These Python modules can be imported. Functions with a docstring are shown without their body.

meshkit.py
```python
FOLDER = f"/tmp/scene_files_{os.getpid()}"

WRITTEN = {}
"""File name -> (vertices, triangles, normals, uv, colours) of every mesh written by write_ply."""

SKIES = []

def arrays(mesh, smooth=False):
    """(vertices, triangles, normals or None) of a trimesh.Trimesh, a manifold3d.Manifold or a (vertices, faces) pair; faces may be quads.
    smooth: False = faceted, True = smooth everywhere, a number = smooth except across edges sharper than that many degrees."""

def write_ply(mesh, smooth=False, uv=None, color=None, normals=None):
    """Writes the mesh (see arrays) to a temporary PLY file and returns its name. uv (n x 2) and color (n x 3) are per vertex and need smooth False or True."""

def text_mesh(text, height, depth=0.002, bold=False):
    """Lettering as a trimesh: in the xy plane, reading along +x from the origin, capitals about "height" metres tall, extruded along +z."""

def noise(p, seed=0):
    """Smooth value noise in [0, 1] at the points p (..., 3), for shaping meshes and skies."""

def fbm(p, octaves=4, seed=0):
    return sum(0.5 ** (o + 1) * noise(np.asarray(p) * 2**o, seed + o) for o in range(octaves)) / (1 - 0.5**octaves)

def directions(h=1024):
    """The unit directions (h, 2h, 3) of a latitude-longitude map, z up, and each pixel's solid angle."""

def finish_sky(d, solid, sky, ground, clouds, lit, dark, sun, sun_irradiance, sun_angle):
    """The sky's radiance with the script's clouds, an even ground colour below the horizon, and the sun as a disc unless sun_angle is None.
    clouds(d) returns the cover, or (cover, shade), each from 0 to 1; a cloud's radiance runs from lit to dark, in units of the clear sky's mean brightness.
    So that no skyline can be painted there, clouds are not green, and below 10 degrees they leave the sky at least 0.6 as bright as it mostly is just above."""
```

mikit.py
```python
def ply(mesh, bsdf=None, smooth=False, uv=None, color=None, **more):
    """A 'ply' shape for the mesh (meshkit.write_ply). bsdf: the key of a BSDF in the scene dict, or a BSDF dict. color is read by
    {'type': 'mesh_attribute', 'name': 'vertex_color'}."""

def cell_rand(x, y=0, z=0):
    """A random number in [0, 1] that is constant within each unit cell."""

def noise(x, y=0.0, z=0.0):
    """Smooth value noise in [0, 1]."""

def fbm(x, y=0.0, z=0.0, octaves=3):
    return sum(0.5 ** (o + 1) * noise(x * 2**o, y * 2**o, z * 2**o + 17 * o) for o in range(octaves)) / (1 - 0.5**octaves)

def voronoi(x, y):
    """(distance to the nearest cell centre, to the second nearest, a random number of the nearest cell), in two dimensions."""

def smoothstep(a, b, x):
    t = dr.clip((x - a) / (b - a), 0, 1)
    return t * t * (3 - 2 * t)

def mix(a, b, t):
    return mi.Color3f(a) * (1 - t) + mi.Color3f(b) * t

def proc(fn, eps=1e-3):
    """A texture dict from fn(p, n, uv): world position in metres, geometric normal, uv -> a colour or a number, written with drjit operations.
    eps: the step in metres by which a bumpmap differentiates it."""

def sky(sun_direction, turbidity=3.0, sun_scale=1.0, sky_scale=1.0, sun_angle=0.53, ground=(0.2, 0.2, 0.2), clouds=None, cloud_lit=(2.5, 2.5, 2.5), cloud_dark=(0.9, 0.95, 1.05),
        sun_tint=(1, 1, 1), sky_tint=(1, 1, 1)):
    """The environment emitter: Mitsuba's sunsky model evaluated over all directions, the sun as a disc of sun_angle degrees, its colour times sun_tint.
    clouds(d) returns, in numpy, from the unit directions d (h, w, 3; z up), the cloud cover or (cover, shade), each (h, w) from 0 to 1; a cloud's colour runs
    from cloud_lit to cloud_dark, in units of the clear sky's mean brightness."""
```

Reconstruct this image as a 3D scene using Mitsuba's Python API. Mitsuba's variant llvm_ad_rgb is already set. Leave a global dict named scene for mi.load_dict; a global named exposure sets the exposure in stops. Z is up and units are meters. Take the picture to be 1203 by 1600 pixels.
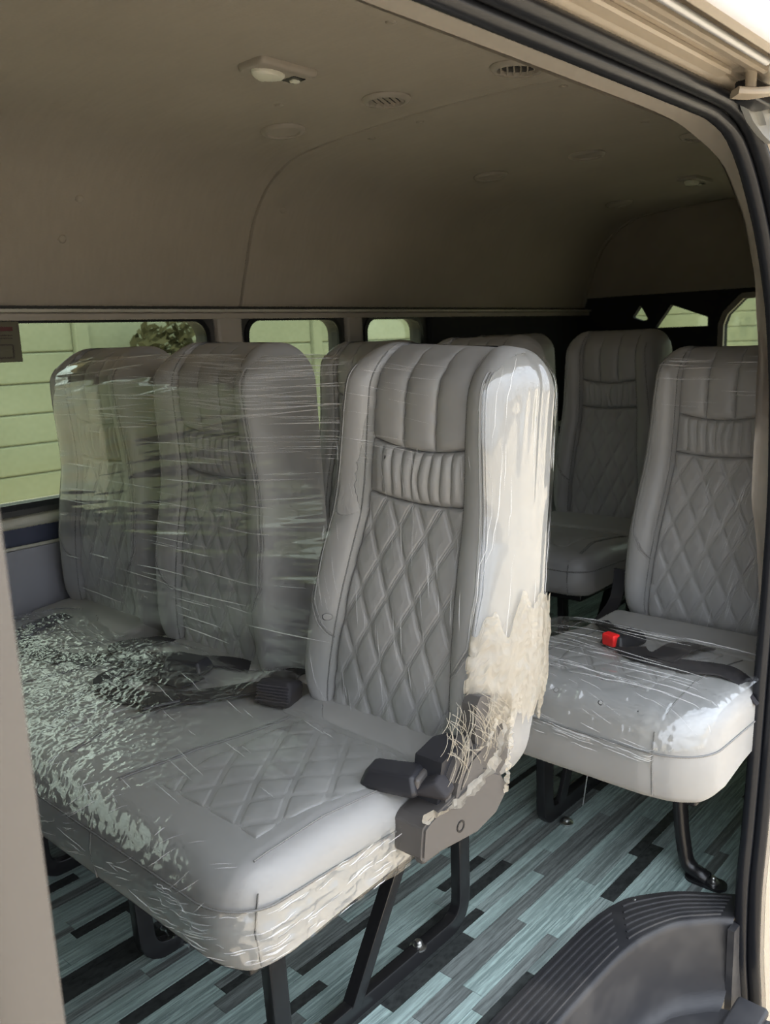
import math, random
import numpy as np, trimesh, manifold3d as m3
import shapely.geometry as sg, shapely.affinity as sa
import drjit as dr, mitsuba as mi
import mikit, meshkit
from mikit import proc, noise, fbm, smoothstep, mix, cell_rand

T = mi.ScalarTransform4f
scene, labels = {}, {}
# ------------------------------------------------------------------ camera, sky, exposure
FW = np.array([0.72463622, 0.66046102, -0.19670684]); UP = np.array([0.1711633, 0.10400316, 0.97973796])
EYE = np.array([0.0, 0.0, 1.05])
scene['camera'] = {'type': 'thinlens', 'fov': 48.5546, 'fov_axis': 'x', 'aperture_radius': 0.0016, 'focus_distance': 1.25,
                   'near_clip': 0.02, 'far_clip': 200.0,
                   'to_world': T().look_at(origin=EYE.tolist(), target=(EYE + FW).tolist(), up=UP.tolist())}
SUN = (-0.55, 0.10, 0.83)
def clouds(d):
    x, y, z = d[..., 0], d[..., 1], np.maximum(d[..., 2], 0.06)
    n = meshkit.fbm(np.stack([x / z * 0.7, y / z * 0.7, 0 * x], -1).reshape(-1, 3)).reshape(x.shape)
    n = (n - n.min()) / (np.ptp(n) + 1e-9)
    el = np.maximum(d[..., 2], 0)
    return np.clip(0.80 + 0.5 * (n - 0.35), 0.7, 1.0), np.clip(1 - el ** 0.8 + 0.3 * (n - 0.5), 0, 1)     # overcast: brighter overhead than at the horizon
scene['sky'] = mikit.sky(SUN, turbidity=3.5, sun_scale=0.12, sky_scale=1.0, ground=(0.36, 0.31, 0.25), clouds=clouds,
                         cloud_lit=(3.15, 3.4, 3.75), cloud_dark=(1.2, 1.22, 1.28))
exposure = 3.6

# ------------------------------------------------------------------ materials
def mat(name, d): scene[name] = {'type': 'twosided', 'bsdf': d} if d['type'] not in ('thindielectric', 'principledthin', 'dielectric', 'blendbsdf') else d
def pr(col, rough=0.5, metal=0.0, spec=0.5, **k):
    d = {'type': 'principled', 'base_color': {'type': 'rgb', 'value': list(col)} if not isinstance(col, dict) else col, 'roughness': rough, 'metallic': metal}
    if metal == 0: d['specular'] = spec
    d.update(k); return d
def bump(d, fn, scale, eps=1e-3): return {'type': 'bumpmap', 'arbitrary': proc(fn, eps), 'scale': scale, 'bsdf': d}
f3 = lambda p, s: fbm(p.x * s, p.y * s, p.z * s, 3)
def leather_col(p, n, uv):
    t = fbm(p.x * 9, p.y * 9, p.z * 9, 3)
    return mix((0.280, 0.276, 0.264), (0.350, 0.345, 0.332), t)
mat('m_leather', bump(pr(proc(leather_col), 0.42), lambda p, n, uv: 0.6 * noise(p.x * 700, p.y * 700, p.z * 700) + 3.0 * fbm(p.x * 22, p.y * 22, p.z * 22, 2), 0.00035))
mat('m_leather_seam', pr((0.19, 0.187, 0.18), 0.55))
mat('m_stitch', pr((0.30, 0.295, 0.285), 0.6))
mat('m_leather_band', pr((0.60, 0.56, 0.47), 0.45))
def head_col(p, n, uv):
    t = fbm(p.x * 6, p.y * 6, p.z * 6, 3); w = noise(p.x * 420, p.y * 420, p.z * 420); s = noise(p.x * 160, p.y * 25, p.z * 25)
    return mix((0.305, 0.275, 0.232), (0.40, 0.362, 0.308), 0.5 * t + 0.25 * w + 0.25 * s)
mat('m_headliner', bump(pr(proc(head_col), 0.95, spec=0.1), lambda p, n, uv: noise(p.x * 450, p.y * 450, p.z * 450), 0.0004))
mat('m_trim', pr((0.36, 0.325, 0.28), 0.55))
mat('m_trim_dark', pr((0.045, 0.045, 0.043), 0.6))
mat('m_panel_grey', pr((0.24, 0.245, 0.27), 0.5))
mat('m_navy', pr((0.035, 0.042, 0.075), 0.5))
mat('m_ledge', pr((0.42, 0.41, 0.35), 0.45))
mat('m_rubber', pr((0.010, 0.011, 0.014), 0.30, spec=0.35))
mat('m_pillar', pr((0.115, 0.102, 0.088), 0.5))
mat('m_body', pr((0.37, 0.318, 0.25), 0.32, clearcoat=0.6, clearcoat_gloss=0.9))
mat('m_rail', pr((0.55, 0.55, 0.56), 0.4, 0.6))
mat('m_black', pr((0.012, 0.012, 0.013), 0.28))
mat('m_steel', pr((0.62, 0.62, 0.60), 0.3, 1.0))
mat('m_steel_dull', pr((0.40, 0.40, 0.38), 0.45, 0.7))
mat('m_cover', bump(pr((0.085, 0.078, 0.073), 0.5), lambda p, n, uv: noise(p.x * 900, p.y * 900, p.z * 900), 0.00025))
mat('m_buckle', pr((0.022, 0.022, 0.026), 0.45))
mat('m_belt', bump(pr((0.024, 0.022, 0.025), 0.7), lambda p, n, uv: noise(p.x * 900, p.y * 90, p.z * 900), 0.0003))
mat('m_belt_cord', pr((0.05, 0.045, 0.05), 0.7))
mat('m_red', pr((0.75, 0.02, 0.02), 0.4))
mat('m_foam', bump(pr((0.66, 0.56, 0.36), 0.8), lambda p, n, uv: f3(p, 60), 0.004))
mat('m_step', bump(pr(proc(lambda p, n, uv: mix((0.028, 0.028, 0.031), (0.052, 0.050, 0.050), smoothstep(0.35, 0.75, fbm(p.x * 14, p.y * 14, p.z * 14, 3)))), 0.5), lambda p, n, uv: noise(p.x * 800, p.y * 800, p.z * 800), 0.0003))
mat('m_placard', pr((0.10, 0.095, 0.06), 0.6))
mat('m_placard_red', pr((0.09, 0.02, 0.02), 0.6))
mat('m_placard_ink', pr((0.045, 0.035, 0.025), 0.6))
mat('m_lens', pr((0.72, 0.72, 0.62), 0.25))
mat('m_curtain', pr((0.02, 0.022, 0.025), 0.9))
mat('m_glass', {'type': 'thindielectric', 'int_ior': 1.5, 'specular_transmittance': {'type': 'rgb', 'value': [0.72, 0.765, 0.66]}})
mat('m_film', {'type': 'thindielectric', 'int_ior': 1.49, 'specular_transmittance': {'type': 'rgb', 'value': [0.97, 0.98, 0.98]}})
mat('m_crease_glint', {'type': 'blendbsdf', 'weight': 0.5, 'a': {'type': 'thindielectric', 'int_ior': 1.5}, 'b': {'type': 'twosided', 'bsdf': pr((0.80, 0.80, 0.79), 0.25, spec=0.8)}})  # film folds, whitened to paint in their streak glints
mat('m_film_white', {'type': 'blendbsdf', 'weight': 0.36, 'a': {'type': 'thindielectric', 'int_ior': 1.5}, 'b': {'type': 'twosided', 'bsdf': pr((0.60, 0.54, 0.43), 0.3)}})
def concrete(p, n, uv):
    t = fbm(p.x * 1.7, p.y * 1.7, p.z * 3.0, 4); g = noise(p.x * 40, p.y * 40, p.z * 40)
    low = smoothstep(0.35, -0.45, p.z + 0.5 * (t - 0.5))
    c = mix((0.27, 0.29, 0.20), (0.36, 0.375, 0.28), 0.7 * t + 0.3 * g)
    return c * (1 - low) + mi.Color3f(0.32, 0.28, 0.14) * low
mat('m_concrete', pr(proc(concrete), 0.9, spec=0.1))
mat('m_ground', pr(proc(lambda p, n, uv: mix((0.50, 0.41, 0.29), (0.62, 0.52, 0.38), fbm(p.x * 2.2, p.y * 2.2, 0.0, 4))), 0.95, spec=0.1))
mat('m_leaf', {'type': 'principledthin', 'base_color': {'type': 'rgb', 'value': [0.20, 0.34, 0.05]}, 'roughness': 0.5, 'diff_trans': 0.9})
mat('m_bark', pr((0.14, 0.10, 0.07), 0.9))
mat('m_shrub', {'type': 'principledthin', 'base_color': {'type': 'rgb', 'value': [0.085, 0.08, 0.045]}, 'roughness': 0.6, 'diff_trans': 0.3})
def plank(c0, c1):
    def fn(p, n, uv):
        g = fbm(p.x * 7, p.y * 260, 3.0, 3); q = noise(p.x * 60, p.y * 700, 1.0)
        return mix(c0, c1, smoothstep(0.25, 0.8, 0.75 * g + 0.25 * q))
    return pr(proc(fn), 0.42, spec=0.45)
PL = [((0.21, 0.285, 0.27), (0.47, 0.60, 0.565)), ((0.17, 0.21, 0.20), (0.36, 0.44, 0.42)), ((0.26, 0.345, 0.325), (0.44, 0.56, 0.53)), ((0.11, 0.125, 0.12), (0.24, 0.27, 0.26))]
for i, (a, b) in enumerate(PL): mat(f'm_plank_{i}', plank(a, b))
mat('m_plank_dark', pr(proc(lambda p, n, uv: mix((0.018, 0.021, 0.021), (0.055, 0.062, 0.06), fbm(p.x * 90, p.y * 160, 2.0, 3))), 0.45))

# ------------------------------------------------------------------ helpers
def key_for(k):
    if k not in scene and k not in labels: return k
    i = 1
    while f'{k}_{i:03d}' in scene or f'{k}_{i:03d}' in labels: i += 1
    return f'{k}_{i:03d}'
def add(key, mesh, m, smooth=35, to=None, label=None, cat=None, group=None, kind=None, raw=None):
    key = key_for(key)
    d = dict(raw) if raw is not None else mikit.ply(mesh, m, smooth)
    if to is not None: d['to_world'] = to
    scene[key] = d
    tag(key, label, cat, group, kind)
    return key
def tag(key, label=None, cat=None, group=None, kind=None):
    e = {k: v for k, v in (('label', label), ('category', cat), ('group', group), ('kind', kind)) if v}
    if e: labels[key] = {**labels.get(key, {}), **e}
    return key
def thing(key, label, cat, group=None):
    key = key_for(key); labels[key] = {}; return tag(key, label, cat, group)
cat_ = trimesh.util.concatenate
def extrude(poly, h):
    ps = [q for q in getattr(poly, 'geoms', [poly]) if q.area > 1e-8]
    return cat_([trimesh.creation.extrude_polygon(q, h, engine='earcut') for q in ps])
def hullbox(lo, hi, r=0.004, seg=8):
    lo, hi = np.array(lo, float), np.array(hi, float); lo, hi = np.minimum(lo, hi), np.maximum(lo, hi)
    r = min(r, (hi - lo).min() / 2 - 1e-5)
    s = m3.Manifold.sphere(r, seg)
    return tm(m3.Manifold.batch_hull([s.translate([x, y, z]) for x in (lo[0] + r, hi[0] - r) for y in (lo[1] + r, hi[1] - r) for z in (lo[2] + r, hi[2] - r)]))
def tm(m):
    a = m.to_mesh(); return trimesh.Trimesh(a.vert_properties[:, :3], a.tri_verts, process=False)
def box(lo, hi):
    b = trimesh.creation.box(extents=np.abs(np.subtract(hi, lo))); b.apply_translation(np.add(lo, hi) / 2.0); return b
def grid(P, closed=False):
    P = np.asarray(P, float); n, m = P.shape[:2]
    i = np.arange(n * m).reshape(n, m)
    j = np.concatenate([i, i[:, :1]], 1) if closed else i
    a, b, c, d = j[:-1, :-1].ravel(), j[:-1, 1:].ravel(), j[1:, 1:].ravel(), j[1:, :-1].ravel()
    return trimesh.Trimesh(P.reshape(-1, 3), np.vstack([np.stack([a, b, c], 1), np.stack([a, c, d], 1)]), process=False)
def loft(P):
    """closed rings P (n, m, 3), capped with fans"""
    g = grid(P, True); n, m = P.shape[:2]
    v = np.vstack([g.vertices, P[0].mean(0), P[-1].mean(0)])
    k = np.arange(m); k2 = (k + 1) % m
    f = np.vstack([g.faces, np.stack([k2, k, np.full(m, n * m)], 1), np.stack([(n - 1) * m + k, (n - 1) * m + k2, np.full(m, n * m + 1)], 1)])
    t = trimesh.Trimesh(v, f, process=False); return t
def spline(pts, n, closed=False):
    from scipy.interpolate import CubicSpline, PchipInterpolator
    p = np.asarray(pts, float)
    if closed: p = np.vstack([p, p[:1]])
    t = np.r_[0, np.cumsum(np.maximum(np.linalg.norm(np.diff(p, axis=0), axis=1), 1e-6))]
    if closed: return CubicSpline(t, p, bc_type='periodic')(np.linspace(0, t[-1], n + 1)[:-1])
    return PchipInterpolator(t, p)(np.linspace(0, t[-1], n))
def frames(path, up=None, closed=False):
    p = np.asarray(path, float)
    t = (np.roll(p, -1, 0) - np.roll(p, 1, 0)) if closed else np.gradient(p, axis=0)
    t /= np.maximum(np.linalg.norm(t, axis=1, keepdims=True), 1e-9)
    if up is not None:
        up = np.broadcast_to(np.asarray(up, float), p.shape)
        a = np.cross(up, t); a /= np.maximum(np.linalg.norm(a, axis=1, keepdims=True), 1e-9)
    else:
        a = np.zeros_like(p); q = np.array([0, 0, 1.0]) if abs(t[0][2]) < 0.9 else np.array([1.0, 0, 0])
        for i in range(len(p)):
            q = q - t[i] * (q @ t[i]); q /= np.linalg.norm(q); a[i] = q
    return t, a, np.cross(t, a)
def sweep(path, sec, up=None, closed=False):
    """sec (k,2): coordinates along frame axes a (side), b"""
    p = np.asarray(path, float); t, a, b = frames(p, up, closed); s = np.asarray(sec, float)
    P = p[:, None] + a[:, None] * s[None, :, :1] + b[:, None] * s[None, :, 1:]
    if closed: P = np.concatenate([P, P[:1]], 0); return grid(P, True)
    return loft(P)
def tube(path, r, k=8, **kw):
    th = np.linspace(0, 2 * np.pi, k, endpoint=False)
    return sweep(path, np.stack([np.cos(th), np.sin(th)], 1) * r, **kw)
def rect_sec(w, h, r=0.003, k=3):
    pts = []
    for cx, cy, a0 in ((w / 2 - r, h / 2 - r, 0), (-w / 2 + r, h / 2 - r, 90), (-w / 2 + r, -h / 2 + r, 180), (w / 2 - r, -h / 2 + r, 270)):
        for q in np.linspace(a0, a0 + 90, k): pts.append((cx + r * math.cos(math.radians(q)), cy + r * math.sin(math.radians(q))))
    return np.array(pts)
def lathe(prof, k=32):
    prof = np.asarray(prof, float); th = np.linspace(0, 2 * np.pi, k, endpoint=False)
    return grid(np.stack([prof[:, None, 0] * np.cos(th), prof[:, None, 0] * np.sin(th), np.repeat(prof[:, None, 1], k, 1)], -1), True)
def round_path(pts, r, k=6):
    pts = [np.asarray(p, float) for p in pts]; out = [pts[0]]
    for a, b, c in zip(pts[:-2], pts[1:-1], pts[2:]):
        u, v = a - b, c - b; lu, lv = np.linalg.norm(u), np.linalg.norm(v); q = min(r, lu / 2.01, lv / 2.01)
        p0, p1 = b + u / lu * q, b + v / lv * q
        for s in np.linspace(0, 1, k): out.append((1 - s) ** 2 * p0 + 2 * s * (1 - s) * b + s * s * p1)
    out.append(pts[-1]); return np.array(out)
def nz(p, s, seed=0): return meshkit.noise(np.asarray(p, float).reshape(-1, 3) * s + seed * 13.7).reshape(np.asarray(p).shape[:-1])
lerp = lambda x, xs, ys: np.interp(x, xs, ys)
def sst(a, b, x):
    t = np.clip((x - a) / (b - a), 0, 1); return t * t * (3 - 2 * t)
def extr_xz(poly, y0, y1):
    """polygon in (x, z) extruded along y"""
    m = extrude(poly, y1 - y0)
    v = m.vertices.copy(); m.vertices = np.stack([v[:, 0], y1 - v[:, 2], v[:, 1]], 1)
    return m
def bolt(key, pos, r=0.011, axis='z', m='m_steel'):
    w = lathe([(0, 0.0), (r * 1.25, 0.0), (r * 1.25, 0.003), (r * 0.85, 0.0045), (r * 0.8, 0.005), (r * 0.62, 0.0055), (r * 0.62, 0.011), (r * 0.4, 0.013), (0, 0.013)], 16)
    return add(key, w, m, 30, T().translate(list(pos)))

# ------------------------------------------------------------------ setting: ground, floor, walls, ceiling
X0, X1 = -0.95, 3.53
add('ground', box((-30, -30, -0.72), (40, 40, -0.66)), 'm_ground', False, kind='structure', label='dry sandy ground outside the van')
# floor slab with the step well cut out
step_out = [(0.20, 0.675), (0.933, 0.677), (1.20, 0.674), (1.275, 0.668), (1.34, 0.652), (1.385, 0.622), (1.425, 0.585), (1.46, 0.535), (1.492, 0.485), (1.500, 0.474)]
step_in = [(0.20, 0.586), (1.00, 0.587), (1.172, 0.584), (1.24, 0.576), (1.29, 0.562), (1.33, 0.545), (1.365, 0.515), (1.395, 0.485), (1.402, 0.476), (1.404, 0.472)]
floor_poly = sg.Polygon([(X0, 1.96), (X0, 0.435), (0.20, 0.435)] + step_out + [(1.505, 0.462), (1.505, 0.435), (X1, 0.435), (X1, 1.96)])
fl = extrude(floor_poly, 0.02); fl.apply_translation((0, 0, -0.0225))
add('floor', fl, 'm_rubber', False, kind='structure', label='van floor under the vinyl planks')
rng = np.random.default_rng(7)
stuff, placed = [], []
y = 0.42; row = 0
keep = floor_poly.buffer(-0.0005)
vis = []
while y < 1.95:
    w = [0.026, 0.034, 0.022, 0.042, 0.028][rng.integers(5)]
    x = 0.05 - rng.uniform(0, 0.3)
    while x < X1:
        l = rng.uniform(0.16, 0.46); dark = rng.random() < 0.30
        if dark: l *= 0.75
        parts_ = [(y, y + w, dark)]
        if w > 0.033 and rng.random() < 0.5: parts_ = [(y, y + w * 0.5, dark), (y + w * 0.5, y + w, not dark if dark else False)]
        for (a, b, dk) in parts_:
            g = sg.box(x + 0.0004, a + 0.0004, min(x + l, X1) - 0.0004, b - 0.0004).intersection(keep)
            if g.is_empty or g.area < 2e-5: continue
            for q in getattr(g, 'geoms', [g]):
                c = q.centroid; vis.append((math.hypot(c.x - 0.45, c.y) - (0.3 if 0.5 < c.y < 1.3 else 0), q, dk, rng.integers(4)))
        x += l
    y += w
vis.sort(key=lambda t: t[0])
more = {}
for i, (_, q, dk, v) in enumerate(vis):
    h = 0.0025 - (0.0003 if dk else 0.0)
    m = extrude(q, h); m.apply_translation((0, 0, -0.0025))
    mm = 'm_plank_dark' if dk else f'm_plank_{v}'
    if i < 295: add('floor__plank', m, mm, False)
    else: more.setdefault(mm, []).append(m)
for mm, ms in more.items():
    add('floor__far_plank', cat_(ms), mm, False, kind='stuff', label='remaining vinyl floor strips further back')

# step
so, si_ = spline([(*p, 0) for p in step_out], 90)[:, :2], spline([(*p, 0) for p in step_in], 90)[:, :2]
st = thing('entry_step', 'dark grey plastic entry step with ribbed curved border in the doorway', 'step')
prof = []
for k in range(90):
    o, i_ = so[k], si_[k]; dn = (i_ - o); L = np.linalg.norm(dn); dn = dn / L
    row_ = [(o[0] - dn[0] * 0.002, o[1] - dn[1] * 0.002, -0.004), (*o, 0.001), (*(o + dn * 0.006), 0.006), (*(i_ - dn * 0.014), 0.006)]
    for a in np.linspace(0.2, 1, 6):
        ang = a * math.pi / 2; row_.append((*(i_ - dn * 0.014 + dn * 0.014 * math.sin(ang)), 0.006 - 0.014 * (1 - math.cos(ang))))
    j = i_ + dn * 0.022
    row_.append((*(i_ + dn * 0.012), -0.10)); 
    for a in np.linspace(0, 1, 6):
        ang = a * math.pi / 2; row_.append((*(j - dn * 0.006 + dn * 0.035 * (1 - math.cos(ang))), -0.115 - 0.035 * math.sin(ang)))
    prof.append(row_)
add(st + '__border', grid(prof), 'm_step', 40)
low = sg.Polygon([(0.2, 0.36)] + [tuple(si_[k] + (si_[k] - so[k]) / np.linalg.norm(si_[k] - so[k]) * 0.04) for k in range(90)] + [(1.40, 0.36)])
lw = extrude(low, 0.01); lw.apply_translation((0, 0, -0.16))
add(st + '__lower_tread', lw, 'm_step', False)
add(st + '__lower_tread_pad', extr_xz(sg.Polygon([(0.55, -0.15), (1.22, -0.15), (1.20, -0.142), (0.57, -0.142)]), 0.38, 0.50), 'm_step', 30)
add(st + '__end_panel', box((1.385, 0.462, -0.30), (1.507, 0.474, -0.003)), 'm_step', False)
add(st + '__kick_panel', hullbox((1.30, 0.40, -0.152), (1.40, 0.455, -0.135), 0.006), 'm_step', 40)
arc = np.r_[0, np.cumsum(np.linalg.norm(np.diff(so, axis=0), axis=1))]
for a0, a1 in ((0.02, 0.62), (0.645, 1.115), (1.135, arc[-1] - 0.02)):
    ks = [k for k in range(90) if a0 <= arc[k] <= a1]
    if len(ks) < 3: ks = list(range(ks[0] - 1, ks[-1] + 2))
    for s in np.linspace(0.17, 0.80, 6):
        p = np.array([[*(so[k] * (1 - s) + si_[k] * s), 0.0065] for k in ks])
        add(st + '__rib', sweep(p, [(-.0028, -.001), (.0028, -.001), (.0016, .0022), (-.0016, .0022)], up=(0, 0, 1)), 'm_step', 25)
for p in ((1.345, 0.632), (1.487, 0.47)):
    add(st + '__screw', trimesh.creation.icosphere(2, 0.004), 'm_steel', True, T().translate([p[0], p[1], 0.006]))

# far wall ------------------------------------------------------------
def extrude_x(prof, x0, x1, closed=True):
    p = np.asarray(prof, float)
    P = np.stack([np.column_stack([np.full(len(p), x), p]) for x in (x0, x1)])
    return loft(P) if closed else grid(P)
def rrect(x0, x1, z0, z1, r): return sg.box(x0 + r, z0 + r, x1 - r, z1 - r).buffer(r, quad_segs=8)
wl = [(1.900, -0.02), (1.908, 0.30), (1.922, 0.50), (1.930, 0.605), (2.02, 0.605), (2.02, -0.02)]
add('wall_far', extrude_x(wl, X0, X1), 'm_panel_grey', 30, kind='structure', label='grey lower side panel below the far windows')
add('wall_far__bead', tube([(X0, 1.932, 0.610), (X1, 1.932, 0.610)], 0.0045), 'm_ledge', True)
add('wall_far__dark_band', extrude_x([(1.942, 0.610), (1.942, 0.655), (1.99, 0.655), (1.99, 0.610)], X0, X1), 'm_navy', 30)
lp = [(1.934, 0.655)] + [(1.944 - 0.010 * math.cos(a) , 0.667 + 0.012 * math.sin(a)) for a in np.linspace(-1.2, 1.57, 7)] + [(1.99, 0.682), (1.99, 0.655)]
add('wall_far__ledge', extrude_x(lp, X0, X1), 'm_ledge', 30)
wins = [(-0.55, 1.445, 'window_1'), (1.590, 1.955, 'window_2'), (2.085, 2.36, 'window_3')]
wf = sg.box(X0, 0.68, X1, 1.16)
for a, b, _ in wins: wf = wf.difference(rrect(a, b, 0.707, 1.122, 0.045))
add('wall_far__window_frame', extr_xz(wf, 1.955, 2.00), 'm_trim_dark', 30, label='black window surround')
for i, (a, b, nme) in enumerate(wins):
    add(nme, box((a - 0.01, 1.984, 0.697), (b + 0.01, 1.9845, 1.132)), 'm_glass', False, kind='structure', label=f'tinted side window pane on the far side')
    ring = rrect(a - 0.012, b + 0.012, 0.695, 1.134, 0.055).difference(rrect(a + 0.002, b - 0.002, 0.709, 1.120, 0.042))
    add(nme + '__seal', extr_xz(ring, 1.948, 1.956), 'm_rubber', 30)
for a, b in ((1.475, 1.565), (1.985, 2.06), (2.40, 3.52)):
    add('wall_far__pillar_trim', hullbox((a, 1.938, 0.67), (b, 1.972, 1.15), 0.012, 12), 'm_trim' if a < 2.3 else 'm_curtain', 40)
add('trim_1', extrude_x([(1.935, 1.126), (1.935, 1.140), (1.943, 1.146), (1.99, 1.146), (1.99, 1.126)], X0, X1), 'm_trim', 30, kind='structure', label='long trim rail above the far windows')
add('trim_1__lip', extrude_x([(1.926, 1.144), (1.926, 1.151), (1.95, 1.151), (1.95, 1.144)], X0, X1), 'm_ledge', 30)
add('wall_far__outer_skin', cat_([box((X0, 2.02, -0.3), (X1, 2.05, 0.70)), box((X0, 2.0, 1.125), (X1, 2.05, 1.22))]), 'm_body', False)

# ceiling: three headliner panels ------------------------------------
cp = spline([(0, 1.960, 1.145), (0, 1.925, 1.25), (0, 1.880, 1.365), (0, 1.845, 1.420), (0, 1.795, 1.468), (0, 1.70, 1.512), (0, 1.58, 1.528), (0, 1.40, 1.538), (0, 1.24, 1.542), (0, 1.05, 1.540), (0, 0.90, 1.532), (0, 0.78, 1.512), (0, 0.69, 1.470), (0, 0.63, 1.41), (0, 0.585, 1.356)], 80)[:, 1:]
def head_panel(x0, x1):
    xs = np.r_[x0, x0 + 0.002, x0 + 0.005, np.linspace(x0 + 0.03, x1 - 0.03, 40), x1 - 0.005, x1 - 0.002, x1]
    up = np.interp(xs, [x0, x0 + 0.002, x0 + 0.005, x1 - 0.005, x1 - 0.002, x1], [0.010, 0.003, 0, 0, 0.003, 0.010])
    nrm = np.gradient(cp, axis=0); nrm = np.stack([nrm[:, 1], -nrm[:, 0]], 1); nrm /= np.linalg.norm(nrm, axis=1, keepdims=True)
    P = np.zeros((len(xs), len(cp), 3)); P[..., 0] = xs[:, None]; P[..., 1:] = cp[None] + nrm[None] * up[:, None, None]
    return grid(P)
SEAM1, SEAM2 = 1.575, 3.49
nn = np.gradient(cp, axis=0); nn = np.stack([nn[:, 1], -nn[:, 0]], 1); nn /= np.linalg.norm(nn, axis=1, keepdims=True)
back = np.stack([np.column_stack([np.full(len(cp), x), cp + nn * 0.011]) for x in (X0, X1)])
add('ceiling', grid(back), 'm_trim_dark', True, kind='structure', label='van roof above the headliner')
for a, b in ((X0, SEAM1 - 0.002), (SEAM1 + 0.002, SEAM2 - 0.002), (SEAM2 + 0.002, X1)): add('ceiling__panel', head_panel(a, b), 'm_headliner', 60)
def ceil_at(yv):
    o = np.argsort(cp[:, 0]); return float(np.interp(yv, cp[o, 0], cp[o, 1]))
def ceil_frame(x, yv):
    d = 0.01; s = (ceil_at(yv + d) - ceil_at(yv - d)) / (2 * d); t = np.array([0, 1, s]) / math.hypot(1, s); n = np.array([0, t[2], -t[1]])
    M = np.eye(4); M[:3, 0] = [1, 0, 0]; M[:3, 1] = -t; M[:3, 2] = n; M[:3, 3] = [x, yv, ceil_at(yv)]
    return T(M)
for x, yv in ((1.06, 1.865), (1.03, 1.905), (1.28, 1.42), (1.10, 0.95), (1.63, 1.33), (1.64, 1.49), (1.66, 1.85), (1.62, 0.95), (2.05, 0.98)):
    add('ceiling__clip', lathe([(0, 0.0035), (0.006, 0.0035), (0.009, 0.002), (0.0105, -0.001)], 20), 'm_headliner', 40, ceil_frame(x, yv))

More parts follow.
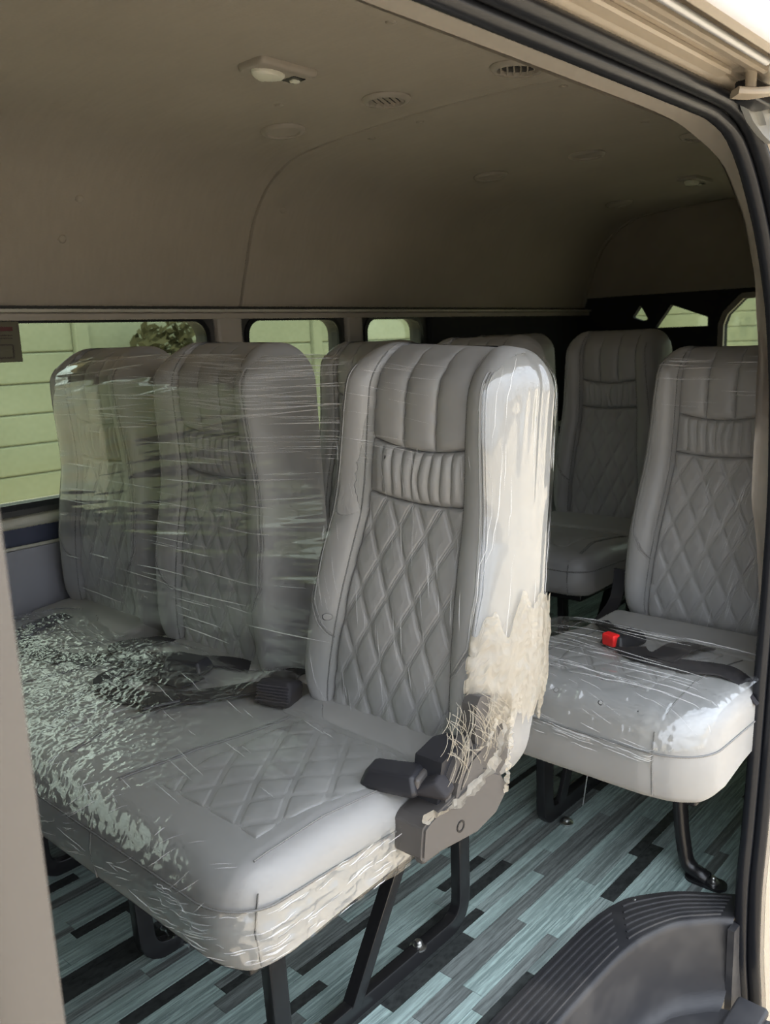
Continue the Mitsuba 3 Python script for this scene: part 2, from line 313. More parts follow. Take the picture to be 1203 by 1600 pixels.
# roof, ends, near wall (close the van so that light enters only by door and windows)
add('wall_roof', cat_([box((X0, 0.36, 1.60), (X1, 2.05, 1.63)), box((X0, 2.0, 1.2), (X1, 2.05, 1.62))]), 'm_body', False, kind='structure', label='painted van roof skin')
def extr_yz(poly, x0, x1):
    m = extrude(poly, x1 - x0); v = m.vertices.copy(); m.vertices = np.stack([x0 + v[:, 2], v[:, 0], v[:, 1]], 1); return m
rwin = [sg.Polygon([(1.33, 1.06), (1.316, 1.100), (1.255, 1.160), (0.60, 1.165), (0.58, 1.06), (0.58, 0.72), (1.33, 0.72)]).buffer(-0.012).buffer(0.012), sg.Polygon([(1.625, 1.06), (1.557, 1.152), (1.40, 1.095), (1.40, 1.06)]), sg.Polygon([(1.73, 1.108), (1.693, 1.158), (1.655, 1.096), (1.685, 1.092)]).buffer(-0.006).buffer(0.006)]
rear = sg.box(0.40, -0.02, 2.0, 1.60)
for q in rwin: rear = rear.difference(q)
add('wall_rear', extr_yz(rear, X1, X1 + 0.03), 'm_curtain', 30, kind='structure', label='dark rear end of the interior with its curtained glass')
add('wall_rear__window_trim', extr_yz(rwin[0].buffer(0.022).difference(rwin[0]), X1 - 0.015, X1), 'm_trim', 30)
add('wall_rear__header', extrude_x([(0.55, 1.20), (0.55, 1.56), (1.97, 1.56), (1.97, 1.20)], X1 - 0.012, X1 - 0.002), 'm_headliner', 30)
add('window_4', box((X1 + 0.035, 0.50, 0.66), (X1 + 0.0355, 1.80, 1.20)), 'm_glass', False, kind='structure', label='rear hatch glass')
front = sg.box(0.36, -0.02, 2.05, 1.60)
add('wall_front_block', extr_yz(front, X0 - 0.04, X0), 'm_trim_dark', 30, kind='structure', label='added dark wall closing the unseen cab end against light')  # solid wall added out of view to keep cab light out
nearw = sg.box(X0, -0.45, X1, 1.60)
door_pts = spline([(0.165, 0, -0.45), (0.165, 0, 0.3), (0.165, 0, 0.9), (0.165, 0, 1.22), (0.19, 0, 1.30), (0.26, 0, 1.325), (0.6, 0, 1.33), (1.14, 0, 1.332), (1.215, 0, 1.322), (1.265, 0, 1.298), (1.33, 0, 1.24), (1.385, 0, 1.17), (1.445, 0, 1.05), (1.478, 0, 0.9), (1.49, 0, 0.75), (1.482, 0, 0.6), (1.468, 0, 0.45), (1.456, 0, 0.3), (1.442, 0, 0.17), (1.428, 0, 0.06), (1.435, 0, -0.06), (1.465, 0, -0.21), (1.48, 0, -0.45)], 160)
door_poly = sg.Polygon(door_pts[:, [0, 2]])
hole = door_poly.buffer(0.016).union(sg.box(0.15, -0.6, 1.45, -0.2))
nw = nearw.difference(hole).difference(sg.box(X0 - 1, -0.6, 0.2, 1.34)).difference(sg.box(-0.2, 1.33, 1.32, 1.7))
add('wall_near', extr_xz(nw, 0.431, 0.452), 'm_body', 30, kind='structure', label='cream painted body side around the sliding door opening')
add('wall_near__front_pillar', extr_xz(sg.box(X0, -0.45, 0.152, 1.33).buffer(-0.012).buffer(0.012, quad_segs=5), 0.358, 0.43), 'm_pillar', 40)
add('wall_near__front_pillar_strip', extr_xz(sg.box(0.02, -0.45, 0.118, 1.30), 0.345, 0.36), 'm_trim', 40)
nwin = nearw.difference(door_poly.buffer(0.10)).difference(sg.box(-1, -1, 1.7, 0.0)).intersection(sg.box(X0, 0, X1, 1.40))
add('wall_near__inner_panel', extr_xz(nwin, 0.455, 0.463), 'm_trim', 30)

# door surround -------------------------------------------------------
def ring_path(pts, n=160): return spline(pts, n)
dp = door_pts.copy(); dp[:, 1] = 0.455
tt, _, _ = frames(dp); outw = np.stack([tt[:, 2] * -1, 0 * tt[:, 0], tt[:, 0]], 1)      # outward normal in the door plane
def door_sweep(sec, base=dp, closed=True):
    """sec: (outward offset, y offset) per point"""
    s = np.asarray(sec, float)
    P = base[:, None] + outw[:, None] * s[None, :, :1] + np.array([0, 1.0, 0]) * s[None, :, 1:]
    return loft(P) if closed else grid(P)
th = np.linspace(0, 2 * np.pi, 14, endpoint=False)
sl = thing('door_seal', 'black rubber seal running round the sliding door opening', 'door seal')
add(sl + '__bulb', door_sweep(np.stack([-0.001 + 0.0095 * np.cos(th), -0.011 + 0.012 * np.sin(th)], 1)), 'm_rubber', 60)
add(sl + '__lip', door_sweep(np.stack([-0.012 + 0.0085 * np.cos(th), 0.008 + 0.011 * np.sin(th)], 1)), 'm_rubber', 60)
# cream inner trim between seal and headliner
in_pts = spline([(0.05, 0.52, -0.02), (0.05, 0.52, 0.3), (0.05, 0.52, 0.9), (0.06, 0.53, 1.20), (0.12, 0.55, 1.31), (0.26, 0.56, 1.340), (0.6, 0.56, 1.345), (1.15, 0.56, 1.347), (1.25, 0.56, 1.345), (1.35, 0.56, 1.332), (1.46, 0.56, 1.305), (1.535, 0.56, 1.258), (1.60, 0.56, 1.20), (1.655, 0.558, 1.10), (1.66, 0.55, 1.0), (1.60, 0.53, 0.92), (1.545, 0.51, 0.85), (1.542, 0.51, 0.75), (1.58, 0.51, 0.65), (1.62, 0.51, 0.45), (1.60, 0.50, 0.2), (1.58, 0.49, 0.0)], 160)
inn = door_pts.copy(); inn[:, 1] = 0.462; inn += outw * 0.002
sel = np.clip(np.linspace(0, 159, 160).astype(int), 0, 159)
dsel = spline(inn[(inn[:, 2] > -0.03)], 160)
mid = 0.5 * (in_pts + dsel) + np.array([0, -0.006, 0.004])
add('trim_2', grid(np.stack([dsel, 0.7 * dsel + 0.3 * in_pts + [0, -0.004, 0.0], mid, in_pts, in_pts + [0, 0.012, 0.014], in_pts + [0, 0.012, 0.05]], 1)), 'm_trim', 50, kind='structure', label='cream inner trim strip round the door opening')
# painted jamb between seal and outer body
add('trim_3', door_sweep([(0.006, -0.012), (0.013, -0.018), (0.0150, -0.022), (0.017, -0.0245), (0.022, -0.0245)], closed=False), 'm_body', 50, kind='structure', label='cream painted door jamb outside the seal')
HX0, HX1 = -0.25, 1.10
hd = 'door_header'
thing(hd, 'cream painted roof rail channel above the sliding door opening', 'roof rail')
def xprof(p, x0, x1): return extrude_x(p, x0, x1)
add(hd + '__drip_lip', xprof([(0.432, 1.3435), (0.420, 1.3455), (0.418, 1.3435), (0.416, 1.3465), (0.418, 1.352), (0.440, 1.352)], HX0, 1.095), 'm_body', 30)
add(hd + '__channel', xprof([(0.440, 1.352), (0.412, 1.353), (0.396, 1.366), (0.396, 1.42), (0.440, 1.42)], HX0, 1.18), 'm_body', 30)
add(hd + '__tan_rail', xprof([(0.4005, 1.3495), (0.399, 1.3455), (0.386, 1.341), (0.3815, 1.3425), (0.380, 1.352), (0.384, 1.37), (0.396, 1.37)], HX0, 1.115), 'm_body', 30)
add(hd + '__grey_rail', tube([(HX0, 0.361, 1.336), (1.05, 0.361, 1.336)], 0.0042, 12), 'm_rail', True)
add(hd + '__channel_roof', xprof([(0.400, 1.372), (0.350, 1.372), (0.350, 1.43), (0.400, 1.43)], HX0, 1.20), 'm_body', 30)
add(hd + '__outer_skin', xprof([(0.3555, 1.372), (0.352, 1.338), (0.345, 1.333), (0.337, 1.336), (0.335, 1.343), (0.338, 1.40), (0.36, 1.60), (0.375, 1.60), (0.36, 1.43)], -0.3, X1), 'm_body', 40)
add(hd + '__end_cap', hullbox((1.10, 0.385, 1.352), (1.30, 0.43, 1.42), 0.01), 'm_body', 40)
# roller arm and bracket at the rear upper corner
ra = thing('door_roller_arm', 'cream metal roller arm at the upper rear corner of the door opening', 'door arm')
arm = round_path([(1.085, 0.408, 1.320), (1.10, 0.392, 1.318), (1.16, 0.362, 1.330), (1.30, 0.325, 1.336), (1.42, 0.30, 1.335)], 0.03)
add(ra + '__arm', sweep(arm, rect_sec(0.026, 0.009, 0.003), up=(0, 0, 1)), 'm_body', 40)
add(ra + '__roller', lathe([(0, 0), (0.0065, 0), (0.0065, 0.022), (0.008, 0.022), (0.008, 0.028), (0, 0.028)], 18), 'm_body', 40, T().translate([1.105, 0.397, 1.322]))
add(ra + '__block', hullbox((1.125, 0.398, 1.318), (1.195, 0.424, 1.343), 0.003), 'm_rubber', 40)
bk = thing('striker_bracket', 'grey metal striker bracket with two screws on the rear door pillar', 'bracket')
add(bk + '__plate', extr_xz(sg.Polygon([(1.165, 1.3284), (1.2272, 1.3426), (1.2654, 1.3393), (1.272, 1.2935), (1.2338, 1.3), (1.1945, 1.3109)]).buffer(-0.004).buffer(0.007, quad_segs=5), 0.424, 0.432), 'm_steel_dull', 35)
add(bk + '__latch', extr_xz(sg.Polygon([(1.1871, 1.3285), (1.2235, 1.3385), (1.2324, 1.3263), (1.2324, 1.3119), (1.218, 1.3075), (1.2069, 1.3164)]).buffer(0.002), 0.415, 0.425), 'm_steel_dull', 35)
for p in ((1.1791, 1.3245, 0.420), (1.2284, 1.3203, 0.411)):
    add(bk + '__screw', lathe([(0, -0.004), (0.003, -0.004), (0.005, -0.001), (0.005, 0.004)], 16), 'm_steel', 30, T().translate([p[0], p[2], p[1]]).rotate([1, 0, 0], -90))

# ceiling fittings -----------------------------------------------------
def vent_parts(seed, ang, full):
    r = random.Random(seed)
    ring = lathe([(0.050, -0.002), (0.0515, 0.002), (0.049, 0.006), (0.045, 0.009), (0.041, 0.0095), (0.0385, 0.0085), (0.0375, 0.0008)], 40)
    shade_disc = lathe([(0.0390, 0.0006), (0.0385, 0.0014), (0, 0.0014)], 32)  # flat black disc painting the shade of a hollow duct
    c, s = math.cos(ang), math.sin(ang); out = []
    for k in range(6):
        q = (k - 2.5) * 0.0122; hw = math.sqrt(max(0.038 ** 2 - q * q, 0.0004))
        b = box((-hw, -0.0005, -0.0030 if full else -0.0055), (hw, 0.0005, 0.0030 if full else 0.0055)); b.apply_transform(trimesh.transformations.rotation_matrix(0.35 if full else 1.40, (1, 0, 0)))
        b.apply_translation((0, q, 0.0050 if full else 0.0035)); b.apply_transform(trimesh.transformations.rotation_matrix(ang, (0, 0, 1))); out.append(b)
    return ring, shade_disc, out
vp = {o: vent_parts(3, a, o != 'shut') for o, a in (('a', -0.58), ('b', -0.40), ('shut', 0.3))}
vd = {o: (mikit.ply(v[0], 'm_trim', 50), mikit.ply(v[1], 'm_rubber', 50), [mikit.ply(q, 'm_trim', False) for q in v[2]]) for o, v in vp.items()}
VENTS = [(1.44, 0.94, 'a', 'round air vent with upright open slats, nearest the door in the front ceiling row'), (1.43, 1.255, 'b', 'round air vent with slanted open slats in the middle of the front ceiling row'), (1.405, 1.55, 'shut', 'round shut air vent on the far side of the front ceiling row'),
         (2.29, 0.945, 'shut', 'dim round ceiling vent beside the door trim, nearest the door in the second row'), (2.285, 1.265, 'shut', 'round ceiling vent in the middle of the second row'), (2.26, 1.575, 'shut', 'round ceiling vent on the far side of the second row'),
         (3.12, 1.59, 'shut', 'dark round ceiling vent furthest back on the far side')]
for x, yv, o, lb in VENTS:
    t_ = thing('air_vent', lb, 'air vent', 'ceiling air vents'); M = ceil_frame(x, yv)
    add(t_ + '__ring', None, None, to=M, raw=vd[o][0]); add(t_ + '__duct_shade', None, None, to=M, raw=vd[o][1])
    for s in vd[o][2]: add(t_ + '__slat', None, None, to=M, raw=s)
def dome_lamp(x, yv, lb):
    t_ = thing('dome_lamp', lb, 'ceiling lamp', 'ceiling lamps'); M = ceil_frame(x, yv) @ T().scale([0.78, 0.9, 0.8])
    base = sg.box(-0.078, -0.030, 0.078, 0.030).buffer(0.010, quad_segs=6)
    rings = []
    for h, o in ((-0.002, 0.0), (0.006, 0.0), (0.012, -0.002), (0.016, -0.006), (0.017, -0.014)):
        q = base.buffer(o, quad_segs=6); c = np.array(q.exterior.coords)[:-1]
        L_ = q.exterior.length; rings.append([[*q.exterior.interpolate(L_ * k / 64).coords[0], h] for k in range(64)])
    add(t_ + '__body', loft(np.array(rings)), 'm_trim', 50, M)
    lens = np.array([[[(-0.032 + dx * math.cos(a)), 0.024 * math.sin(a), h] for a in np.linspace(0, 2 * np.pi, 40, endpoint=False)] for h, dx in ((0.012, 0.046), (0.021, 0.045), (0.026, 0.038), (0.028, 0.02))])
    add(t_ + '__lens', loft(lens), 'm_lens', 50, M)
    add(t_ + '__switch_well', hullbox((0.026, -0.020, 0.008), (0.068, 0.020, 0.0185), 0.003), 'm_rubber', 40, M)
    add(t_ + '__switch', hullbox((0.038, -0.006, 0.012), (0.060, 0.008, 0.024), 0.003), 'm_lens', 40, M)
dome_lamp(1.13, 1.25, 'cream rectangular dome lamp on the ceiling near the front vents')
dome_lamp(2.95, 1.23, 'dim rectangular dome lamp at the dark rear of the ceiling')

# placard on the first far window
pc = thing('warning_placard', 'small dark backlit warning placard at the left edge of the far window', 'placard')
PX0, PX1 = 0.74, 0.921
add(pc + '__card', hullbox((PX0, 1.940, 1.034), (PX1, 1.943, 1.124), 0.001), 'm_placard', 30)
add(pc + '__heading', box((PX0 + 0.01, 1.939, 1.103), (PX1 - 0.016, 1.940, 1.112)), 'm_placard_red', False)
for k in range(3): add(pc + '__text_line', box((PX0 + 0.01, 1.9393, 1.092 - 0.006 * k), (PX1 - 0.018 - 0.03 * (k == 2), 1.940, 1.0945 - 0.006 * k)), 'm_placard_ink', False)
add(pc + '__picture_frame', extr_xz(rrect(PX0 + 0.02, PX1 - 0.018, 1.042, 1.074, 0.004).difference(rrect(PX0 + 0.023, PX1 - 0.021, 1.045, 1.071, 0.003)), 1.939, 1.940), 'm_placard_ink', False)

# ------------------------------------------------------------------ seats
# backrest in local axes: x = forward (towards the sitter, world -x), y = across, z = up along the lean; origin at its foot, on the middle plane
HB = 0.645
def half_w(v):
    a = lerp(v, [0, 0.12, 0.22, 0.40, 0.55, HB], [0.186, 0.192, 0.190, 0.173, 0.160, 0.154])
    r = 0.075; e = np.clip((r - v) / r, 0, 1); a = a - 0.055 * (1 - np.sqrt(1 - e ** 2))
    r = 0.06; e = np.clip((v - (HB - r)) / r, 0, 1); return a - 0.045 * (1 - np.sqrt(np.maximum(1 - e ** 2, 0)))
def panel_w(v): return lerp(v, [0, 0.06, 0.17, 0.36, 0.50, HB], [0.118, 0.126, 0.117, 0.098, 0.093, 0.091])
def front_d(v):
    r = 0.085; e = np.clip((v - (HB - r)) / r, 0, 1)
    f = 0.066 + 0.012 * np.sin(np.clip((v - 0.02) / 0.35, 0, 1) * np.pi) + 0.018 * sst(0.38, 0.58, v)
    lo = np.clip((0.05 - v) / 0.05, 0, 1)
    return f * (0.12 + 0.88 * np.sqrt(np.maximum(1 - e ** 2, 0))) * (1 - 0.55 * (1 - np.sqrt(1 - lo ** 2)))
def back_d(v):
    r = 0.085; e = np.clip((v - (HB - r)) / r, 0, 1); lo = np.clip((0.05 - v) / 0.05, 0, 1)
    return (0.070 - 0.012 * v) * (0.12 + 0.88 * np.sqrt(np.maximum(1 - e ** 2, 0))) * (1 - 0.5 * (1 - np.sqrt(1 - lo ** 2)))
def edge_f(s, n=2.6): return np.maximum(1 - np.clip(s, 0, 1) ** n, 0) ** (1 / n)
def body_front(u, v, film=0.0):
    a, p, F = half_w(v), panel_w(v), front_d(v)
    r = np.minimum(0.042, a - p); s = (np.abs(u) - (a - r)) / r
    q = np.clip((np.abs(u) - p) / (a - p), 0, 1)
    top = 1 - sst(HB - 0.07, HB - 0.01, v)
    bol = 0.026 * np.clip(4 * q * (1 - q), 0, 1) ** 0.55 * (0.35 + 0.65 * top) * sst(0.0, 0.10, v)
    rec = -0.011 * (np.abs(u) <= p) if not film else 0
    return (F + bol) * edge_f(s) + rec * edge_f(s)
vs = np.r_[0, 0.003, 0.008, 0.016, np.linspace(0.028, HB - 0.07, 84), HB - np.array([0.062, 0.053, 0.045, 0.037, 0.030, 0.023, 0.017, 0.012, 0.008, 0.005, 0.0025, 0.0008, 0])]
def ring(v, off=0.0, nf=91, nb=31, film=False):
    a = float(half_w(v)); p = float(panel_w(v))
    k = np.linspace(-1, 1, nf); u = a * np.sign(k) * (1 - (1 - np.abs(k)) ** 1.25)
    if not film:
        for sgn in (-1, 1):
            i = np.argmin(np.abs(u - sgn * p)); u[i] = sgn * (p + 0.0008); u[i - sgn] = sgn * (p - 0.0008)
    f = body_front(u, np.full(nf, v), film)
    kb = np.linspace(1, -1, nb)[1:-1]; ub = a * np.sign(kb) * (1 - (1 - np.abs(kb)) ** 1.6)
    b = -float(back_d(v)) * edge_f((np.abs(ub) - (a - 0.05)) / 0.05)
    U, D = np.r_[u, ub], np.r_[f, b]
    return np.column_stack([D, U, np.full(len(U), v)])
shell = loft(np.array([ring(v) for v in vs])); shell.fix_normals() if False else None
def face_patch(v0, v1, nu, nv, fn, lo=None, hi=None, inset=0.0015):
    t = np.linspace(0, 1, nv); P = np.zeros((nv, nu, 3))
    for i, s in enumerate(t):
        k = np.linspace(-1, 1, nu)
        vv = (v0(k) if callable(v0) else v0) * (1 - s) + (v1(k) if callable(v1) else v1) * s
        p = panel_w(vv) - inset; u = k * p
        a = half_w(vv); F = front_d(vv) * edge_f((np.abs(u) - (a - 0.042)) / 0.042)
        e = np.minimum(np.minimum((1 - np.abs(k)) * p, np.minimum(s, 1 - s) * np.abs((v1(k) if callable(v1) else v1) - (v0(k) if callable(v0) else v0))), 0.02)
        dome = np.sqrt(np.clip(1 - (1 - np.clip(e / 0.010, 0, 1)) ** 2, 0, 1))
        P[i] = np.column_stack([F - 0.010 + 0.010 * dome + fn(u, vv, k, s, dome), u, vv])
    return grid(P)
V_H, V_R = 0.492, 0.408      # head panel foot, ruched band foot
curve_h = lambda k: V_H - 0.012 * (1 - np.abs(k) ** 2); curve_r = lambda k: V_R - 0.007 * (1 - np.abs(k) ** 2)
def lattice(u, v, w=0.054, h=0.104, v0=V_R):
    a = u / w + (v - v0) / h; b = u / w - (v - v0) / h
    return a, b
def quilt(u, v, amp=0.0055, w=0.054, h=0.104, v0=V_R):
    a, b = lattice(u, v, w, h, v0); nrm = math.hypot(1 / w, 1 / h)
    da = np.abs(a - np.round(a)) / nrm; db = np.abs(b - np.round(b)) / nrm; d_ = np.minimum(da, db)
    pil = np.sqrt(np.clip(da / 0.015, 0, 1) * np.clip(db / 0.015, 0, 1))
    st = -0.0015 * np.exp(-((d_ - 0.0035) / 0.0011) ** 2) - 0.0004 * np.exp(-(d_ / 0.002) ** 2)
    return amp * pil ** 0.8 + st
diamond = face_patch(0.012, curve_r, 170, 300, lambda u, v, k, s, dm: (quilt(u, v) - 0.0035) * dm)
def ruche(u, v, k, s, dm):
    sh = 0.010 * np.sin(s * math.pi); ph = (u + 0.004 * np.sin(s * math.pi) * np.sign(k) * (1 - np.abs(k)) + 0.0012 * np.sin(v * 90 + 40 * u)) / 0.0195
    fade = sst(-1.0, -0.62, k) * sst(1.02, 0.85, k)
    w = np.abs(np.cos(math.pi * ph)) ** 0.75
    return (0.0075 * w * (0.25 + 0.75 * np.sin(s * math.pi) ** 0.5) * fade - 0.002 + 0.004 * np.sin(s * math.pi)) * dm
band = face_patch(curve_r, curve_h, 190, 50, ruche)
def pleat(j):
    """one of the three padded pleats of the head panel"""
    nu, nv = 44, 80; P = np.zeros((nv, nu, 3))
    for i, s in enumerate(np.linspace(0, 1, nv)):
        kk = np.linspace(-1, 1, nu); kg = (-1 + 2 * (j + (kk + 1) / 2) / 3)
        bend = 0.0
        v = curve_h(kg) * (1 - s) + (HB - 0.006) * s
        p = panel_w(v) - 0.0015; u = kg * p
        a = half_w(v); F = front_d(v) * edge_f((np.abs(u) - (a - 0.042)) / 0.042)
        puff = 0.014 * np.sqrt(np.clip(1 - np.abs(kk) ** 2.4, 0, 1)) * (np.clip(1 - (1 - np.clip(s / 0.10, 0, 1)) ** 2, 0, 1) ** 0.5) * (1 - 0.75 * sst(0.62, 1, s))
        crk = 0.0016 * np.sin(30 * (v + 0.4 * np.abs(kk) * 0.06) + j) * (np.abs(kk) ** 3) * np.sin(v * 210 + 2 * j)
        P[i] = np.column_stack([F - 0.009 + puff + crk, u, v])
    return grid(P)
pleats = [pleat(j) for j in range(3)]
def surf_path(us, vs_, off): return np.column_stack([body_front(np.asarray(us), np.asarray(vs_)) + off, us, vs_])
def bolster_u(v, sgn, s): return sgn * (panel_w(v) + s * (half_w(v) - panel_w(v)))
vv_ = np.linspace(0.165, HB - 0.045, 70)
sbase = lerp(vv_, [0.165, 0.185, 0.22, 0.30, 0.45, HB], [0.02, 0.30, 0.58, 0.66, 0.60, 0.55])
piping = []
for sgn in (-1, 1):
    for o in (-0.055, 0.055): piping.append(tube(surf_path(bolster_u(vv_, sgn, sbase + o), vv_, 0.0004), 0.0011, 5))
    piping.append(tube(surf_path(bolster_u(vv_, sgn, sbase), vv_, -0.0006), 0.0016, 5))
stitch_dark = cat_([piping[2], piping[5]]); stitch = cat_([piping[i] for i in (0, 1, 3, 4)])
seamring = []
for sgn in (-1, 1):
    v2 = np.linspace(0.04, HB - 0.02, 60); q = surf_path(bolster_u(v2, sgn, 0.03), v2, 0.0); seamring.append(tube(q, 0.0013, 5))
# diamond stitching threads
def smooth_n(m): return mikit.ply(m, 'm_leather', 50)
PLY = {'shell': mikit.ply(shell, 'm_leather', 60), 'diamond': mikit.ply(diamond, 'm_leather', True), 'band': mikit.ply(band, 'm_leather', True),
       'pleats': [mikit.ply(q, 'm_leather', True) for q in pleats], 'stitch': mikit.ply(stitch, 'm_stitch', True), 'groove': mikit.ply(cat_([stitch_dark] + seamring), 'm_leather_seam', True)}
def back_frame(xf, yc, z0, slope, roll=0.0):
    """world placement: xf = x of the front face at height z0 + 0.04"""
    th_ = math.atan(slope); M = np.eye(4)
    M[:3, 0] = [-math.cos(th_), 0, math.sin(th_)]; M[:3, 1] = [0, -1, 0]; M[:3, 2] = [math.sin(th_), 0, math.cos(th_)]
    M[:3, 3] = np.array([xf, yc, z0]) - M[:3, 0] * 0.075
    if roll: M[:3, :3] = M[:3, :3] @ trimesh.transformations.rotation_matrix(roll, (1, 0, 0))[:3, :3]
    return M
def add_backrest(owner, M, pip='piping'):
    b = key_for(owner + '__backrest'); M_ = T(M)
    add(b, None, None, to=M_, raw=PLY['shell'])
    add(b + '__diamond_panel', None, None, to=M_, raw=PLY['diamond']); add(b + '__ruched_band', None, None, to=M_, raw=PLY['band'])
    for q in PLY['pleats']: add(b + '__head_pleat', None, None, to=M_, raw=q)
    add(b + '__stitching', None, None, to=M_, raw=PLY['stitch'], kind='stuff'); add(b + '__seam', None, None, to=M_, raw=PLY['groove'])
    return b
# cushions ---------------------------------------------------------------
def top_z(x, D, zf, zr): return lerp(x, [0, 0.06, 0.16, 0.30, D], [zf - 0.012, zf - 0.002, zf + 0.002, zf - 0.012, zr])
def cushion(D, y0, y1, zf, zr, zb_f, zb_r, R=0.075, re=0.035, n=70):
    L = y1 - y0
    e = np.r_[0, 0.001, 0.003, 0.006, 0.010, 0.016, 0.023, 0.03, 0.038, 0.048, 0.06, R]
    ys = np.r_[e, np.linspace(R, L - R, 40)[1:-1], (L - e)[::-1]]
    P = []
    for yy in ys:
        d_ = min(yy, L - yy)
        xf = 0.0 if d_ >= R else R - math.sqrt(max(R * R - (R - d_) ** 2, 0))
        xf *= 0.8
        dz = 0.0 if d_ >= re else re - math.sqrt(max(re * re - (re - d_) ** 2, 0))
        ins = 0.012 * (1 - min(d_ / 0.02, 1)) ** 2
        crown = 0.010 * min(1, (d_ / 0.10)) ** 0.6
        pts = []
        zt = lambda x: top_z(x, D, zf, zr) - dz + crown - 0.01
        rf = 0.042
        pts += [(D, zb_r + ins), (D * 0.7, zb_f * 0.3 + zb_r * 0.7 + ins), (D * 0.35, zb_f * 0.65 + zb_r * 0.35 + ins), (xf + 0.022, zb_f + ins)]
        pts += [(xf + 0.006, zb_f + 0.004 + ins), (xf, zb_f + 0.014 + ins)]
        z1 = zt(xf + rf) - rf
        for s in np.linspace(0, 1, 7)[1:]: pts.append((xf - 0.006 * math.sin(s * math.pi), zb_f + 0.014 + ins + (z1 - zb_f - 0.014 - ins) * s))
        for a in np.linspace(0, 90, 9)[1:]:
            q = math.radians(a); pts.append((xf + rf * (1 - math.cos(q)), z1 + rf * math.sin(q)))
        for x in np.linspace(xf + rf, D - 0.02, 34)[1:]: pts.append((x, zt(x)))
        pts += [(D - 0.006, zt(D) - 0.006), (D, zt(D) - 0.02)]
        P.append([(x, y0 + yy, z) for x, z in pts])
    P = np.array(P); CT[(D, y0, y1, zf, zr)] = P[:, 16:-2].reshape(-1, 3)
    return loft(P)
CT = {}
def mesh_top(x, y, c):
    from scipy.interpolate import LinearNDInterpolator
    q = CT[tuple(c[:5])]; z = LinearNDInterpolator(q[:, :2], q[:, 2])(x, y); return np.where(np.isnan(z), cush_top(x, y, c), z)
def cush_top(x, y, c):
    """height of the cushion's top at local x and y; c = (D, y0, y1, zf, zr)"""
    D, y0, y1, zf, zr = c[:5]; R = c[5] if len(c) > 5 else 0.075; d_ = np.minimum(y - y0, y1 - y); re = 0.035
    dz = np.where(d_ >= re, 0, re - np.sqrt(np.maximum(re * re - (re - np.clip(d_, 0, re)) ** 2, 0)))
    crown = 0.010 * np.minimum(1, np.clip(d_, 0, 1) / 0.10) ** 0.6
    xf = np.where(d_ >= R, 0.0, R - np.sqrt(np.maximum(R * R - (R - np.clip(d_, 0, R)) ** 2, 0))) * 0.8
    rf = 0.042; z = top_z(x, D, zf, zr) - dz + crown - 0.01
    k = np.clip((xf + rf - x) / rf, 0, 1)
    return z - rf * (1 - np.sqrt(1 - k ** 2))
def cush_quilt(c, yc, x0=0.075, x1=0.36, w=0.115):
    nu, nv = 110, 120; X = np.linspace(x0, x1, nv)[:, None] + np.zeros((1, nu)); K = np.linspace(-1, 1, nu)[None, :] + np.zeros((nv, 1))
    wid = w * (0.86 + 0.20 * sst(x0, x1, X)); Y = yc + K * wid
    e = np.minimum((1 - np.abs(K)) * wid, np.minimum(X - x0, x1 - X)); dome = np.sqrt(np.clip(1 - (1 - np.clip(e / 0.012, 0, 1)) ** 2, 0, 1))
    Z = mesh_top(X, Y, c) - 0.002 + 0.0045 * dome + (quilt(K * wid, X, 0.0026, 0.062, 0.085, x0) - 0.002) * dome
    return grid(np.stack([X, Y, Z], -1))
def top_seam(c, xy, off=0.0010, r=0.0012):
    p = spline([(a, b, 0) for a, b in xy], 60); p[:, 2] = mesh_top(p[:, 0], p[:, 1], c) + off
    return tube(p, r, 5)
def drop_seam(c, y, z0, z1):
    d_ = min(y - c[1], c[2] - y); R = c[5] if len(c) > 5 else 0.075
    xf = 0.0 if d_ >= R else (R - math.sqrt(max(R * R - (R - d_) ** 2, 0))) * 0.8
    return tube([(xf - 0.001, y, z0), (xf - 0.0065, y, z0 * 0.5 + z1 * 0.5), (xf + 0.001, y, z1)], 0.0013, 5)
def front_seam(c, z, y0, y1, zb):
    """seam along the front edge round both front corners"""
    R = c[5] if len(c) > 5 else 0.075; t = np.linspace(0, math.pi / 2, 24)
    k = 0.0050; ca = np.column_stack([0.8 * R * (1 - np.sin(t)) - k * np.sin(t), R * (1 - np.cos(t)) - 0.0008 * np.cos(t)])
    pts = [(x, c[1] - 0.0012, zz) for x, zz in ((0.30, z - 0.012), (0.20, z - 0.006), (0.12, z - 0.002))] + [(x, c[1] + d, z) for x, d in ca] + [(-k, yy, z) for yy in np.linspace(c[1] + R, c[2] - R, 40)[1:-1]] + [(x, c[2] - d, z) for x, d in ca[::-1]]
    return tube(pts, 0.0015, 5)

# legs ---------------------------------------------------------------------
def u_leg(x0, x1, y_, top, lean=0.0, w=0.032, t=0.022):
    p = round_path([(x0 - lean, y_, top), (x0, y_, 0.012), (x1, y_, 0.012), (x1 + lean * 0.3, y_, top)], 0.05, 8)
    return sweep(p, rect_sec(w, t, 0.004), up=(0, 1, 0))
def strut(p0, p1, w=0.024, t=0.024): return sweep(np.linspace(p0, p1, 4), rect_sec(w, t, 0.003), up=(0, 1, 0))

